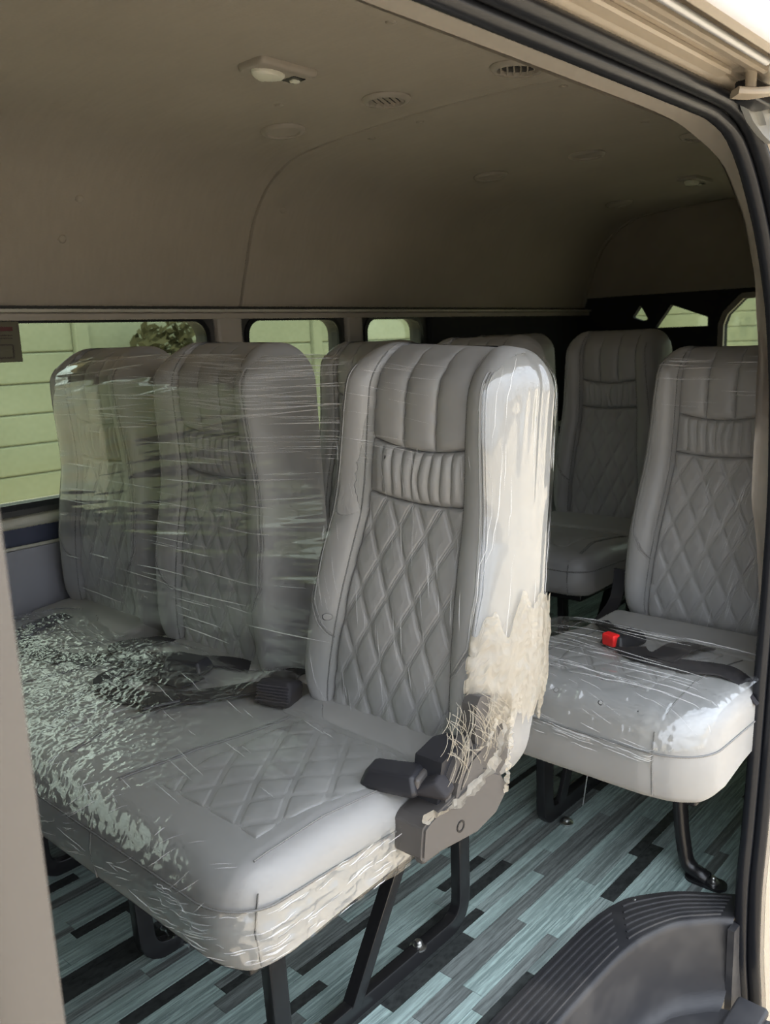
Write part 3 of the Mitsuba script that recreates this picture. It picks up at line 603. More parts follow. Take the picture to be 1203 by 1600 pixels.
def bench(x0, y0, y1, backs, leg_ys, name_label, zf, zr, zb_f, zb_r, group=None, first=False):
    t_ = thing('bench_seat', name_label, 'bench seat', group)
    c = (0.50, y0, y1, zf, zr); at = T().translate([x0, 0, 0])
    add(t_ + '__cushion', cushion(0.50, y0, y1, zf, zr, zb_f, zb_r), 'm_leather', 60, at)
    cu = t_ + '__cushion'
    seams = [front_seam(c, zf - 0.048, y0, y1, zb_f)]
    for (xf, yc, *_) in backs:
        add(cu + '__quilted_panel', cush_quilt(c, yc), 'm_leather', True, at)
        rr = hullbox((0.345, yc - 0.172, zr - 0.05), (0.50, yc + 0.190, zr + 0.022), 0.024, 16)
        v = rr.vertices; v[:, 2] += (v[:, 0] - 0.345) * 0.10; add(cu + '__rear_roll', trimesh.Trimesh(v, rr.faces, process=False), 'm_leather', 60, at)
        for sg_ in (-1, 1):
            ye = lambda d: max(yc + sg_ * d, y0 + 0.032) if sg_ < 0 else min(yc + d, y1 - 0.03)
            seams.append(drop_seam(c, yc + sg_ * 0.150, zb_f + 0.012, zf - 0.03))
            for o in (0, 0.006): seams.append(top_seam(c, [(0.050, ye(0.158 + o)), (0.09, ye(0.150 + o)), (0.15, ye(0.138 + o)), (0.26, ye(0.134 + o)), (0.345, ye(0.142 + o))]))
    add(cu + '__seam', cat_(seams), 'm_leather_seam', True, at)
    for b in backs: add_backrest(t_, back_frame(*b))
    add(t_ + '__seat_pan', hullbox((0.03, y0 + 0.03, zb_f - 0.018), (0.50, y1 - 0.03, zb_f + 0.012), 0.006), 'm_black', 40, at)
    for yy in leg_ys:
        lg = add(t_ + '__leg', cat_([u_leg(0.182, 0.612, yy, zb_f - 0.005, 0.012)]), 'm_black', 40, at)
        add(lg + '__strut', strut((0.325, yy, 0.018), (0.53, yy, zb_f - 0.002)), 'm_black', 40, at)
        for bx in (0.25, 0.49):
            bolt(lg + '__bolt', (x0 + bx, yy - 0.002 * 0, 0.023), 0.012)
    for (yy) in leg_ys[:1]: pass
    return t_, c
BX = 0.487
B1, B2, B3 = (0.888, 0.838, 0.415, 0.165, -0.055), (0.925, 1.290, 0.415, 0.03, -0.03), (0.945, 1.712, 0.415, 0.03)
b_main, c_main = bench(BX, 0.680, 1.898, [B1, B2, B3], [0.852, 1.21, 1.585], 'grey leather three seat bench with quilted backs wrapped in clear plastic, nearest the camera', 0.482, 0.446, 0.350, 0.372)
ROW = 0.76
row2 = bench(BX + ROW + 0.02, 1.12, 1.91, [(1.74, 1.32, 0.415, 0.10), (1.74, 1.71, 0.415, 0.10)], [1.25, 1.75], 'dim grey bench seat hidden behind the front bench, only its head tops showing', 0.47, 0.44, 0.350, 0.36, 'rear bench seats in the dark')
row3 = bench(1.965, 1.08, 1.90, [(2.44, 1.285, 0.415, 0.06), (2.44, 1.70, 0.415, 0.06)], [1.25, 1.75], 'dark quilted bench seat in the third row, between the front bench and single seat', 0.47, 0.44, 0.350, 0.36, 'rear bench seats in the dark')
# single seat by the door ---------------------------------------------------
ss = thing('single_seat', 'grey quilted leather single seat in plastic wrap beside the rear door pillar', 'seat')
SX = 1.215; c_s = (0.52, 0.465, 0.905, 0.452, 0.412, 0.10); at_s = T().translate([SX, 0, 0])
add(ss + '__cushion', cushion(0.52, 0.465, 0.905, 0.452, 0.412, 0.298, 0.33, R=0.10), 'm_leather', 60, at_s)
add(ss + '__cushion__quilted_panel', cush_quilt(c_s, 0.69), 'm_leather', True, at_s)
rr = hullbox((0.36, 0.50, 0.37), (0.52, 0.88, 0.434), 0.024, 16); add(ss + '__cushion__rear_roll', rr, 'm_leather', 60, at_s)
add(ss + '__cushion__seam', cat_([front_seam(c_s, 0.385, 0.465, 0.905, 0.3), drop_seam(c_s, 0.835, 0.31, 0.42), drop_seam(c_s, 0.545, 0.31, 0.42)] + [top_seam(c_s, [(0.030, 0.685 + s * 0.148), (0.08, 0.685 + s * 0.145), (0.2, 0.685 + s * 0.14), (0.36, 0.685 + s * 0.15)]) for s in (-1, 1)]), 'm_leather_seam', True, at_s)
BS = (1.745, 0.690, 0.385, 0.165)
add_backrest(ss, back_frame(*BS))
lg = add(ss + '__leg', sweep(round_path([(1.475, 0.905, 0.31), (1.475, 0.905, 0.013), (1.72, 0.905, 0.013)], 0.035, 8), rect_sec(0.040, 0.022, 0.004), up=(0, 1, 0)), 'm_black', 40)
add(lg + '__strut', strut((1.53, 0.90, 0.02), (1.62, 0.88, 0.32), 0.03, 0.012), 'm_black', 40)
bolt(lg + '__bolt', (1.503, 0.868, 0.001), 0.012)
add(lg + '__rod', tube([(1.56, 0.86, 0.02), (1.60, 0.84, 0.30)], 0.0018), 'm_steel', True)
lg = add(ss + '__leg', tube(round_path([(1.49, 0.62, 0.31), (1.49, 0.608, 0.10), (1.488, 0.592, 0.02), (1.485, 0.55, 0.010)], 0.05, 8), 0.0145, 14), 'm_black', True)
add(lg + '__foot_plate', (lambda m: (m.apply_translation((1.487, 0.545, 0.0005)), m)[1])(extrude(sg.LineString([(0.0, 0.03), (0, -0.012)]).buffer(0.019), 0.006)), 'm_black', 40)
bolt(lg + '__bolt', (1.487, 0.540, 0.0065), 0.009)
add(ss + '__seat_pan', hullbox((1.26, 0.49, 0.285), (1.72, 0.885, 0.312), 0.006), 'm_black', 40)

# recliner side cover of the front bench --------------------------------------
rc = b_main + '__side_cover'
SC = lambda g: sa.scale(g, 0.972, 0.972, origin=(0.0, 1.05))
cov = SC(sg.Polygon([(0.760, 0.381), (0.766, 0.425), (0.780, 0.432), (0.905, 0.452), (0.942, 0.432), (0.962, 0.398), (0.930, 0.372), (0.886, 0.364)])).buffer(-0.006).buffer(0.006, quad_segs=5)
add(rc, cat_([extr_xz(cov, 0.636, 0.684), extr_xz(cov.buffer(-0.004), 0.633, 0.638)]), 'm_cover', 30, label='dark grey plastic recliner side cover')
armp = SC(sg.Polygon([(0.895, 0.548), (0.905, 0.560), (0.985, 0.538), (0.968, 0.440), (0.945, 0.425), (0.906, 0.440), (0.890, 0.500)])).buffer(-0.004).buffer(0.004)
add(rc + '__recliner_arm', extr_xz(armp, 0.640, 0.664), 'm_cover', 30)
def arc_band(cx, cz, r0, r1, a0, a1, n=14):
    q = np.radians(np.linspace(a0, a1, n)); return sg.Polygon([(cx + r1 * math.cos(t), cz + r1 * math.sin(t)) for t in q] + [(cx + r0 * math.cos(t), cz + r0 * math.sin(t)) for t in q[::-1]])
add(rc + '__hinge_gap', extr_xz(SC(sg.Polygon([(0.808, 0.432), (0.822, 0.492), (0.860, 0.502), (0.892, 0.496), (0.915, 0.445)])), 0.645, 0.690), 'm_buckle', 30)
add(rc + '__hinge_ring', cat_([extr_xz(SC(arc_band(0.905, 0.425, 0.062, 0.070, 100, 178)), 0.634, 0.655), extr_xz(SC(arc_band(0.905, 0.425, 0.076, 0.088, 108, 178)), 0.638, 0.658)]), 'm_cover', 30)
add(rc + '__hinge_plate', extr_xz(SC(arc_band(0.905, 0.425, 0.0, 0.056, 95, 178)), 0.636, 0.658), 'm_cover', 30)
add(rc + '__screw_hole', lathe([(0.0085, -0.001), (0.0085, 0.0012), (0.006, 0.0012), (0.0055, -0.004), (0, -0.004)], 18), 'm_rubber', 30, T().translate([0.820, 0.6332, 0.412]).rotate([1, 0, 0], 90))
add(rc + '__bottom_lip', hullbox((0.742, 0.634, 0.393), (0.78, 0.65, 0.405), 0.004), 'm_cover', 40)

# seat belts ---------------------------------------------------------------------
def strap(pts, w=0.046, t=0.0016, n=70, ups=None):
    p = spline(pts, n); up = (0, 0, 1) if ups is None else spline(ups, n)
    tt_, a_, b_ = frames(p, up)
    return sweep(p, [(-w / 2, -t), (w / 2, -t), (w / 2, t), (-w / 2, t)], up=up)
def on_c(x, y, dz, c=c_main, bx=BX): return (x, y, float(cush_top(np.array(x - bx), np.array(y), c)) + dz)
bu = thing('seat_belt_buckle', 'black seat belt buckle lying on the near end of the front bench', 'belt buckle')
bz = on_c(0.775, 0.705, 0)[2]
bm = m3.Manifold.batch_hull([m3.Manifold.sphere(0.008, 12).translate(p) for p in [(-0.045, -0.017, 0.009), (-0.045, 0.017, 0.009), (0.022, -0.020, 0.009), (0.022, 0.020, 0.009), (-0.040, -0.013, 0.021), (-0.040, 0.013, 0.021), (0.018, -0.015, 0.023), (0.018, 0.015, 0.023)]])
bt = T().translate([0.775, 0.694, bz + 0.002]).rotate([0, 0, 1], -72)
add(bu + '__body', tm(bm), 'm_buckle', 40, bt)
add(bu + '__collar', hullbox((0.022, -0.019, 0.003), (0.032, 0.019, 0.027), 0.004), 'm_cover', 40, bt)
add(bu + '__stalk', tm(m3.Manifold.batch_hull([m3.Manifold.sphere(0.007, 10).translate(p) for p in [(0.03, -0.013, 0.010), (0.03, 0.013, 0.010), (0.062, -0.010, 0.008), (0.062, 0.010, 0.008), (0.05, -0.010, 0.020), (0.05, 0.010, 0.020)]])), 'm_belt', 40, bt)
add(bu + '__metal_lug', hullbox((0.020, 0.019, 0.008), (0.050, 0.023, 0.018), 0.002), 'm_steel', 40, bt)
b1_ = thing('seat_belt', 'black seat belt loop under plastic at the window end of the front bench', 'seat belt')
add(b1_ + '__webbing', strap([on_c(0.935, 1.74, 0.006), on_c(0.86, 1.77, 0.012), on_c(0.775, 1.735, 0.010), on_c(0.715, 1.635, 0.008), on_c(0.705, 1.53, 0.006), on_c(0.745, 1.45, 0.010), on_c(0.81, 1.38, 0.014)], 0.046), 'm_belt', 40)
add(b1_ + '__tongue', hullbox((-0.03, -0.024, -0.004), (0.03, 0.024, 0.006), 0.004), 'm_buckle', 40, T().translate(list(on_c(0.83, 1.345, 0.014))).rotate([0, 0, 1], 40))
b2_ = thing('seat_belt', 'tangled black seat belt under plastic between the middle and window backrests', 'seat belt')
add(b2_ + '__webbing', strap([on_c(0.955, 1.46, 0.004), on_c(0.90, 1.44, 0.022), on_c(0.83, 1.47, 0.016), on_c(0.80, 1.40, 0.020), on_c(0.845, 1.30, 0.022), on_c(0.90, 1.22, 0.024), on_c(0.93, 1.14, 0.012)], 0.046), 'm_belt', 40)
add(b2_ + '__buckle', tm(bm), 'm_buckle', 40, T().translate(list(on_c(0.825, 1.26, 0.012))).rotate([0, 0, 1], 110))
b3_ = thing('seat_belt', 'black seat belt coil under crinkled plastic at the middle of the front bench', 'seat belt')
add(b3_ + '__webbing', strap([on_c(0.92, 1.11, 0.006), on_c(0.86, 1.11, 0.012), on_c(0.79, 1.13, 0.010), on_c(0.715, 1.17, 0.010), on_c(0.685, 1.235, 0.010), on_c(0.70, 1.30, 0.016), on_c(0.745, 1.315, 0.020), on_c(0.78, 1.25, 0.014), on_c(0.79, 1.18, 0.018)], 0.050), 'm_belt', 40)
add(b3_ + '__tongue', hullbox((-0.032, -0.026, -0.003), (0.032, 0.026, 0.005), 0.004), 'm_buckle', 40, T().translate(list(on_c(0.705, 1.155, 0.014))).rotate([0, 0, 1], -20))
b4_ = thing('seat_belt_buckle', 'dark fabric covered belt buckle standing between the near and middle backrests', 'belt buckle')
add(b4_ + '__body', hullbox((-0.026, -0.032, 0), (0.026, 0.032, 0.045), 0.010, 12), 'm_belt', 40, T().translate(list(on_c(0.855, 1.035, 0.0))).rotate([0, 0, 1], 20).rotate([0, 1, 0], 18))
for k in range(6): add(b4_ + '__rib', hullbox((-0.028, -0.030, 0.008 + 0.005 * k), (-0.0245, 0.030, 0.0105 + 0.005 * k), 0.001), 'm_belt_cord', False, T().translate(list(on_c(0.855, 1.035, 0.0))).rotate([0, 0, 1], 20).rotate([0, 1, 0], 18))
add(b4_ + '__strap', strap([on_c(0.88, 1.06, 0.02), on_c(0.93, 1.09, 0.03), (1.02, 1.10, 0.44)], 0.05), 'm_belt', 40)
def on_s(x, y, dz): return on_c(x, y, dz, c_s, SX)
b5_ = thing('seat_belt', 'black lap belt folded across the cushion of the single seat', 'seat belt')
add(b5_ + '__webbing', strap([on_s(1.46, 0.46, 0.010), on_s(1.455, 0.52, 0.008), on_s(1.42, 0.60, 0.008), on_s(1.425, 0.67, 0.008), on_s(1.45, 0.70, 0.012)], 0.055), 'm_belt', 40)
add(b5_ + '__loop', strap([on_s(1.42, 0.63, 0.010), on_s(1.48, 0.625, 0.018), on_s(1.555, 0.625, 0.012), on_s(1.60, 0.62, 0.004)], 0.052), 'm_belt', 40)
b6_ = thing('seat_belt_buckle', 'black belt buckle with red release button on the single seat', 'belt buckle')
bt6 = T().translate(list(on_s(1.475, 0.735, 0.0))).rotate([0, 0, 1], 165)
add(b6_ + '__body', tm(bm), 'm_buckle', 40, bt6)
add(b6_ + '__button', hullbox((0.016, -0.015, 0.010), (0.036, 0.015, 0.034), 0.003), 'm_red', 40, bt6, label='red release button')
add(b6_ + '__stalk', strap([on_s(1.515, 0.750, 0.012), on_s(1.60, 0.84, 0.012), (1.70, 0.895, 0.405), (1.79, 0.905, 0.43), (1.81, 0.905, 0.50)], 0.030, 0.003), 'm_buckle', 40)

# plastic wrap ---------------------------------------------------------------------
def ridged(P, s, seed=0):
    a = nz(P, s, seed); return 1 - np.abs(2 * a - 1)
def push(P, amt, ref):
    """moves a grid of points along its normals, turned towards the point ref"""
    du = np.gradient(P, axis=0); dv = np.gradient(P, axis=1); n = np.cross(du, dv); n /= np.maximum(np.linalg.norm(n, axis=-1, keepdims=True), 1e-9)
    n *= np.sign((n * (np.asarray(ref) - P)).sum(-1, keepdims=True)); return P + n * amt[..., None]
def creases(P, n, seed, length, wid, slope=0.0, along=1, lift=0.0008, ref=(0, 0, 1.2), where=None):
    """thin tapered whitish folds lying on the sheet P, running along one of its axes"""
    r_ = np.random.default_rng(seed); A, B = P.shape[:2]; out = []
    from scipy.ndimage import map_coordinates
    Q = push(P, np.full((A, B), lift), ref)
    tries = 0
    while len(out) < n and tries < n * 20:
        tries += 1
        a, b = r_.uniform(0, A - 1), r_.uniform(0, B - 1)
        if where is not None and not where(a / (A - 1), b / (B - 1), r_): continue
        L_ = length * r_.uniform(0.3, 1.3); sl_ = slope + r_.normal() * 0.06
        t_ = np.linspace(0, 1, 9)
        ia, ib = (a + L_ * sl_ * t_ * A, b + L_ * t_ * B) if along else (a + L_ * t_ * A, b + L_ * sl_ * t_ * B)
        ok = (ia >= 0) & (ia <= A - 1) & (ib >= 0) & (ib <= B - 1)
        if ok.sum() < 4: continue
        ia, ib = ia[ok], ib[ok]
        c_ = np.stack([map_coordinates(Q[..., k], [ia, ib], order=1) for k in range(3)], 1)
        tn = np.gradient(c_, axis=0); tn /= np.maximum(np.linalg.norm(tn, axis=1, keepdims=True), 1e-9)
        vw = np.asarray(ref) - c_; sd = np.cross(tn, vw); sd /= np.maximum(np.linalg.norm(sd, axis=1, keepdims=True), 1e-9)
        w_ = wid * r_.uniform(0.4, 1.3) * np.sin(np.linspace(0.08, 0.96, len(c_)) * math.pi)[:, None]
        out.append(grid(np.stack([c_ - sd * w_ / 2, c_ + sd * w_ / 2], 1)))
    return cat_(out)
# 1) stretched between the three backrests
def back_front(B, u, v):
    M = back_frame(*B); return M[:3, 3] + M[:3, 0] * float(body_front(np.array(u), np.array(v), 1.0) + 0.006) + M[:3, 1] * u + M[:3, 2] * v
NZ_, NY_ = 230, 300
rows = []
for v in np.linspace(0.09, HB - 0.02, NZ_):
    e1, e2 = 0.155, 0.115
    q = [back_front(B3, -0.176, v), back_front(B3, -0.14, v), back_front(B3, 0.125, v), back_front(B2, -0.135, v), back_front(B2, 0.135, v), back_front(B1, -0.145, v), back_front(B1, -0.10 + 0.05 * math.sin(v * 17), v)]
    q = np.array(q); q[2:4, 0] = q[2:4, 0].min() - 0.004
    t_ = np.r_[0, np.cumsum(np.linalg.norm(np.diff(q, axis=0), axis=1))]
    rows.append(np.stack([np.interp(np.linspace(0, t_[-1], NY_), t_, q[:, k]) for k in range(3)], 1))
SH1 = np.array(rows)
from scipy.ndimage import gaussian_filter
SH1 = np.stack([gaussian_filter(SH1[..., k], (2, 3), mode='nearest') for k in range(3)], -1)
w_ = np.stack([SH1[..., 1] * 2.2, (SH1[..., 2] + 0.10 * SH1[..., 1]) * 60, SH1[..., 0] * 0], -1)
w2 = np.stack([SH1[..., 1] * 5, (SH1[..., 2] + 0.16 * SH1[..., 1]) * 130, SH1[..., 0] * 0 + 3], -1)
SH1 = push(SH1, 0.0022 * (ridged(w_, 1.0) - 0.5) + 0.0009 * (ridged(w2, 1.0) - 0.5), (0, 0, 1.2))
pw = add(b_main + '__plastic_wrap', grid(SH1), 'm_film', True, label='clear stretch film pulled in streaks across the backrests')
def wh1(a, b, r_): return r_.random() < (0.25 + 0.75 * math.exp(-((b - 0.46) / 0.3) ** 2)) * (0.4 + 0.6 * (a > 0.75))
add(pw + '__crease_glint', creases(SH1, 110, 5, 0.20, 0.0016, 0.03, 1, where=wh1), 'm_crease_glint', False, kind='stuff')
add(pw + '__fine_crease', creases(SH1[150:], 80, 6, 0.16, 0.0010, -0.05, 1, where=lambda a, b, r_: 0.55 < b < 0.86 or r_.random() < 0.25), 'm_crease_glint', False, kind='stuff')
add(pw + '__top_crease', creases(SH1[188:], 90, 7, 0.13, 0.0012, -0.25, 1, where=lambda a, b, r_: 0.55 < b < 0.84), 'm_crease_glint', False, kind='stuff')
# 2) over the bench cushion
nx_, ny_ = 330, 560
ss_ = np.linspace(0, 1, nx_)[:, None] + np.zeros((1, ny_)); Yc = np.linspace(0.715, 1.885, ny_)[None, :] + np.zeros((nx_, 1))
xl = np.where(ss_ < 0.22, 0.0, (ss_ - 0.22) / 0.78 * 0.43)
Zc = cush_top(np.maximum(xl, 0.002), Yc, c_main); d_ = np.clip(np.minimum(Yc - c_main[1], c_main[2] - Yc), 0, 1)
xfc = np.where(d_ >= 0.075, 0.0, 0.075 - np.sqrt(np.maximum(0.075 ** 2 - (0.075 - d_) ** 2, 0))) * 0.8
Xc = np.where(ss_ < 0.22, xfc - 0.007, np.maximum(xl, xfc - 0.002)); Zc = np.where(ss_ < 0.22, 0.375 + (0.436 - 0.375) * ss_ / 0.22, np.maximum(Zc, 0.436))
SH2 = np.stack([Xc + BX, Yc, Zc + 0.003], -1)
SH2 = np.stack([gaussian_filter(SH2[..., k], (5, 3), mode='nearest') for k in range(3)], -1)
pil_ = np.zeros_like(Xc)
for bx_, by_, sx_, sy_, h_ in ((0.84, 1.32, 0.08, 0.16, 0.034), (0.74, 1.20, 0.07, 0.12, 0.022), (0.74, 1.62, 0.09, 0.14, 0.020), (0.88, 1.06, 0.06, 0.08, 0.040), (0.86, 1.75, 0.07, 0.09, 0.022)):
    pil_ += h_ * np.exp(-((SH2[..., 0] - bx_) / sx_) ** 2 - ((SH2[..., 1] - by_) / sy_) ** 2)
far_ = sst(0.95, 1.25, SH2[..., 1])
near_ = 1 - 0.72 * sst(1.02, 0.80, SH2[..., 1]) * sst(0.60, 0.68, SH2[..., 0])
cr = 0.005 * (ridged(SH2, 24, 1) - 0.45) + 0.0040 * (ridged(SH2, 75, 2) - 0.45) + 0.0026 * (ridged(SH2, 165, 3) - 0.45)
SH2 = push(SH2, 0.003 + pil_ + np.maximum(cr, -0.002) * (0.22 + 0.60 * far_) * near_, (0.3, 1.0, 1.4))
pw2 = add(b_main + '__plastic_wrap', grid(SH2), 'm_film', True, label='crinkled clear plastic over the cushion')
add(pw2 + '__crease_glint', creases(SH2, 170, 15, 0.055, 0.0012, 0.4, 1, where=lambda a, b, r_: r_.random() < (0.15 + b) and (a < 0.9)), 'm_crease_glint', False, kind='stuff')
add(pw2 + '__edge_crease', creases(SH2[:95], 120, 16, 0.16, 0.0012, -0.2, 0, where=lambda a, b, r_: r_.random() < 1 - 0.7 * b), 'm_crease_glint', False, kind='stuff')
# crinkled film round the front near corner and the near end of the cushion
Rk = 0.075; tq = np.linspace(0, math.pi / 2, 40)
pl_ = np.vstack([[(-0.006, c_main[1] + d) for d in np.linspace(0.16, Rk, 20)[:-1]], np.column_stack([0.8 * Rk * (1 - np.sin(tq)) - 0.006 * np.sin(tq), c_main[1] + Rk * (1 - np.cos(tq)) - 0.003 * np.cos(tq)])[::-1] if False else np.column_stack([0.8 * Rk * (1 - np.cos(tq)) - 0.006 * np.cos(tq), c_main[1] + Rk * (1 - np.sin(tq)) - 0.003 * np.sin(tq)]), [(x, c_main[1] - 0.003) for x in np.linspace(0.064, 0.275, 60)]])
al = np.r_[0, np.cumsum(np.linalg.norm(np.diff(pl_, axis=0), axis=1))]; pl_ = np.stack([np.interp(np.linspace(0, al[-1], 260), al, pl_[:, k]) for k in range(2)], 1)
hz = np.linspace(0.372, 0.438, 60)[:, None] + 0.010 * (nz(np.column_stack([np.arange(260) * 0.03, np.zeros(260), np.zeros(260)]), 1.0, 2) - 0.5)[None]
SH5 = np.stack([BX + pl_[None, :, 0] + 0 * hz, pl_[None, :, 1] + 0 * hz, hz], -1)
SH5 = push(SH5, 0.003 + 0.006 * (ridged(SH5, 26, 11) - 0.4) + 0.004 * (ridged(SH5, 70, 12) - 0.4), (0.2, 0.0, 0.6))
pw7 = add(b_main + '__plastic_wrap', grid(SH5), 'm_film', True, label='crinkled plastic round the near end of the cushion')
add(pw7 + '__crease_glint', creases(SH5, 70, 51, 0.09, 0.0011, 0.5, 1, ref=(0.2, 0, 0.8)), 'm_crease_glint', False, kind='stuff')
# 3) round the near side of the near backrest
k0 = 6
def side_sheet(u_from, off, v0, v1, nv=240):
    out = []
    for v in np.linspace(v0, v1, nv):
        r_ = ring(v, nf=121, nb=61, film=True); sel_ = r_[(r_[:, 1] > u_from)]
        t_ = np.r_[0, np.cumsum(np.linalg.norm(np.diff(sel_, axis=0), axis=1))]
        out.append(np.stack([np.interp(np.linspace(0, t_[-1] * 0.93, 110), t_, sel_[:, k]) for k in range(3)], 1))
    return np.array(out)
SL = side_sheet(0.10, 0, 0.135, HB - 0.008)
wl_ = np.stack([SL[..., 2] * 4 + SL[..., 0] * 2, SL[..., 0] * 70 + SL[..., 1] * 70 + SL[..., 2] * 6, SL[..., 1] * 0], -1)
SL = push(SL, 0.004 + 0.0026 * (ridged(wl_, 1.0, 4) - 0.4) + 0.006 * (ridged(SL, 30, 6) - 0.4) * sst(0.26, 0.14, SL[..., 2]), (0, 0.6, 0.3))
M1 = T(back_frame(*B1))
pw3 = add(b_main + '__plastic_wrap', grid(SL), 'm_film', True, M1, label='glossy clear plastic over the side of the near backrest')
add(pw3 + '__crease_glint', creases(SL, 26, 25, 0.30, 0.0013, 0.0, 0, ref=(0.5, 1.2, 0.4), where=lambda a, b, r_: r_.random() < (0.9 if b < 0.35 else 0.35)), 'm_crease_glint', False, M1, kind='stuff')  # white folds crowded along the bolster paint in the sky reflection
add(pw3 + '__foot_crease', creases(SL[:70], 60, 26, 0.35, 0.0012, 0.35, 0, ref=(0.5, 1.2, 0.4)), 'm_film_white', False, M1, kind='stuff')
# bunched yellowed film at the torn foot
nr_, nc_ = 90, 150
from scipy.ndimage import map_coordinates
cb = np.linspace(2, 104, nc_); cz_ = np.column_stack([cb * 0.11, 0 * cb, 0 * cb])
vt_ = 40 + 46 * nz(cz_, 1.0, 3) + 16 * nz(cz_, 3.1, 5); vl_ = 4 + 10 * nz(cz_, 2.3, 6)
ri = vl_[None] + (vt_ - vl_)[None] * np.linspace(0, 1, nr_)[:, None]
fo = np.stack([map_coordinates(SL[..., k], [ri, cb[None] + 0 * ri], order=1) for k in range(3)], -1)
fd = np.linspace(0, 1, nr_)[:, None]
fo = push(fo, 0.002 + 0.007 * (ridged(fo, 38, 9) - 0.25) * sst(0, 0.15, fd) * sst(1, 0.6, fd) + 0.004 * (ridged(fo, 110, 8) - 0.4), (0, 0.6, 0.2))
fo[..., 2] -= ((0.050 * nz(cz_, 1.7, 8) + 0.03 * nz(cz_, 5.0, 9) + 0.030 * np.exp(-((cb - 14) / 9.0) ** 2))[None] * (1 - fd) ** 1.5)
add(pw3 + '__bunched_foot', grid(fo), 'm_film_white', True, M1, label='bunched yellowish film at the torn foot')
def shred(pts, w, seed, m='m_film_white'):
    r_ = np.random.default_rng(seed); p = spline(pts, 40) + r_.normal(size=(40, 3)) * 0.0012
    an = np.cumsum(r_.normal(size=40) * 0.35); ww = w * (0.6 + 0.5 * np.abs(np.sin(np.arange(40) * 0.5 + seed)))
    t_, a_, b_ = frames(p, (0, 1, 0.2)); sd = a_ * np.cos(an)[:, None] + b_ * np.sin(an)[:, None]
    return grid(np.stack([p - sd * ww[:, None], p + a_ * 0.002, p + sd * ww[:, None]], 1))
add(pw3 + '__hanging_strand', shred([(0.745, 0.640, 0.455), (0.79, 0.630, 0.450), (0.845, 0.626, 0.460), (0.90, 0.626, 0.485), (0.935, 0.634, 0.532), (0.948, 0.640, 0.560)], 0.007, 3), 'm_film_white', False)
add(pw3 + '__hanging_strand', shred([(0.932, 0.630, 0.525), (0.930, 0.628, 0.475), (0.925, 0.628, 0.447), (0.922, 0.628, 0.42)], 0.005, 4), 'm_film_white', False)
add(pw3 + '__hanging_strand', shred([(0.938, 0.632, 0.56), (0.90, 0.630, 0.53), (0.87, 0.630, 0.507), (0.836, 0.636, 0.515)], 0.004, 5), 'm_film_white', False)
r_ = np.random.default_rng(12); tf = []
for k in range(80):
    a = r_.uniform(0.80, 0.91); b = r_.uniform(0.515, 0.585); an = r_.uniform(-2.4, -0.5)
    L_ = r_.uniform(0.02, 0.055); tf.append(tube(spline([(a, 0.637 + r_.uniform(-.004, .004), b), (a + L_ * 0.5 * math.cos(an), 0.630, b + L_ * 0.5 * math.sin(an)), (a + L_ * math.cos(an), 0.634, b + L_ * math.sin(an) * 1.1)], 6), 0.0005, 4))
add(pw3 + '__frayed_shred', cat_(tf), 'm_film_white', True, kind='stuff')
# foam corner showing through
# 4) single seat
nx_, ny_ = 170, 220
ss_ = np.linspace(0, 1, nx_)[:, None] + np.zeros((1, ny_)); Ys = np.linspace(0.475, 0.898, ny_)[None, :] + np.zeros((nx_, 1))
xl = np.where(ss_ < 0.25, 0.0, (ss_ - 0.25) / 0.75 * 0.40); d_ = np.clip(np.minimum(Ys - c_s[1], c_s[2] - Ys), 0, 1)
xfc = np.where(d_ >= 0.10, 0.0, 0.10 - np.sqrt(np.maximum(0.01 - (0.10 - d_) ** 2, 0))) * 0.8
Zs = np.where(ss_ < 0.25, 0.36 + 0.045 * ss_ / 0.25, np.maximum(cush_top(np.maximum(xl, xfc + 0.002), Ys, c_s), 0.405))
SH4 = np.stack([np.where(ss_ < 0.25, xfc - 0.007, np.maximum(xl, xfc - 0.002)) + SX, Ys, Zs + 0.003], -1)
SH4 = np.stack([gaussian_filter(SH4[..., k], (4, 3), mode='nearest') for k in range(3)], -1)
st_ = np.stack([SH4[..., 1] * 4, SH4[..., 0] * 60, SH4[..., 0] * 0], -1)
SH4 = push(SH4, 0.003 + 0.030 * np.exp(-((SH4[..., 0] - 1.49) / 0.07) ** 2) + 0.0022 * (ridged(st_, 1, 2) - 0.4) + (0.006 * (ridged(SH4, 34, 3) - 0.4) + 0.003 * (ridged(SH4, 90, 4) - 0.4)) * sst(1.36, 1.25, SH4[..., 0]), (1.2, 0.6, 1.4))
pw4 = add(ss + '__plastic_wrap', grid(SH4), 'm_film', True, label='clear plastic stretched over the cushion and belt')
add(pw4 + '__crease_glint', creases(SH4, 60, 35, 0.35, 0.0013, 0.02, 1, where=lambda a, b, r_: a > 0.35), 'm_crease_glint', False, kind='stuff')
add(pw4 + '__edge_crease', creases(SH4[:60], 60, 36, 0.14, 0.0012, 0.5, 1), 'm_crease_glint', False, kind='stuff')
def front_sheet(v0, v1, u0, u1, nv=140, nu=110):
    V = np.linspace(v0, v1, nv)[:, None] + np.zeros((1, nu)); U = np.linspace(u0, u1, nu)[None, :] + np.zeros((nv, 1))
    U = np.clip(U, -half_w(V) + 0.002, half_w(V) - 0.002)
    return np.stack([body_front(U, V, 1.0) + 0.007, U, V], -1)
FS = front_sheet(0.02, HB - 0.03, -0.16, 0.16); FS = push(FS, 0.0022 * (ridged(np.stack([FS[..., 1] * 40 + FS[..., 2] * 25, FS[..., 2] * 6, FS[..., 0] * 0], -1), 1, 3) - 0.4), (1, 0, 0.4))
MS = T(back_frame(*BS))
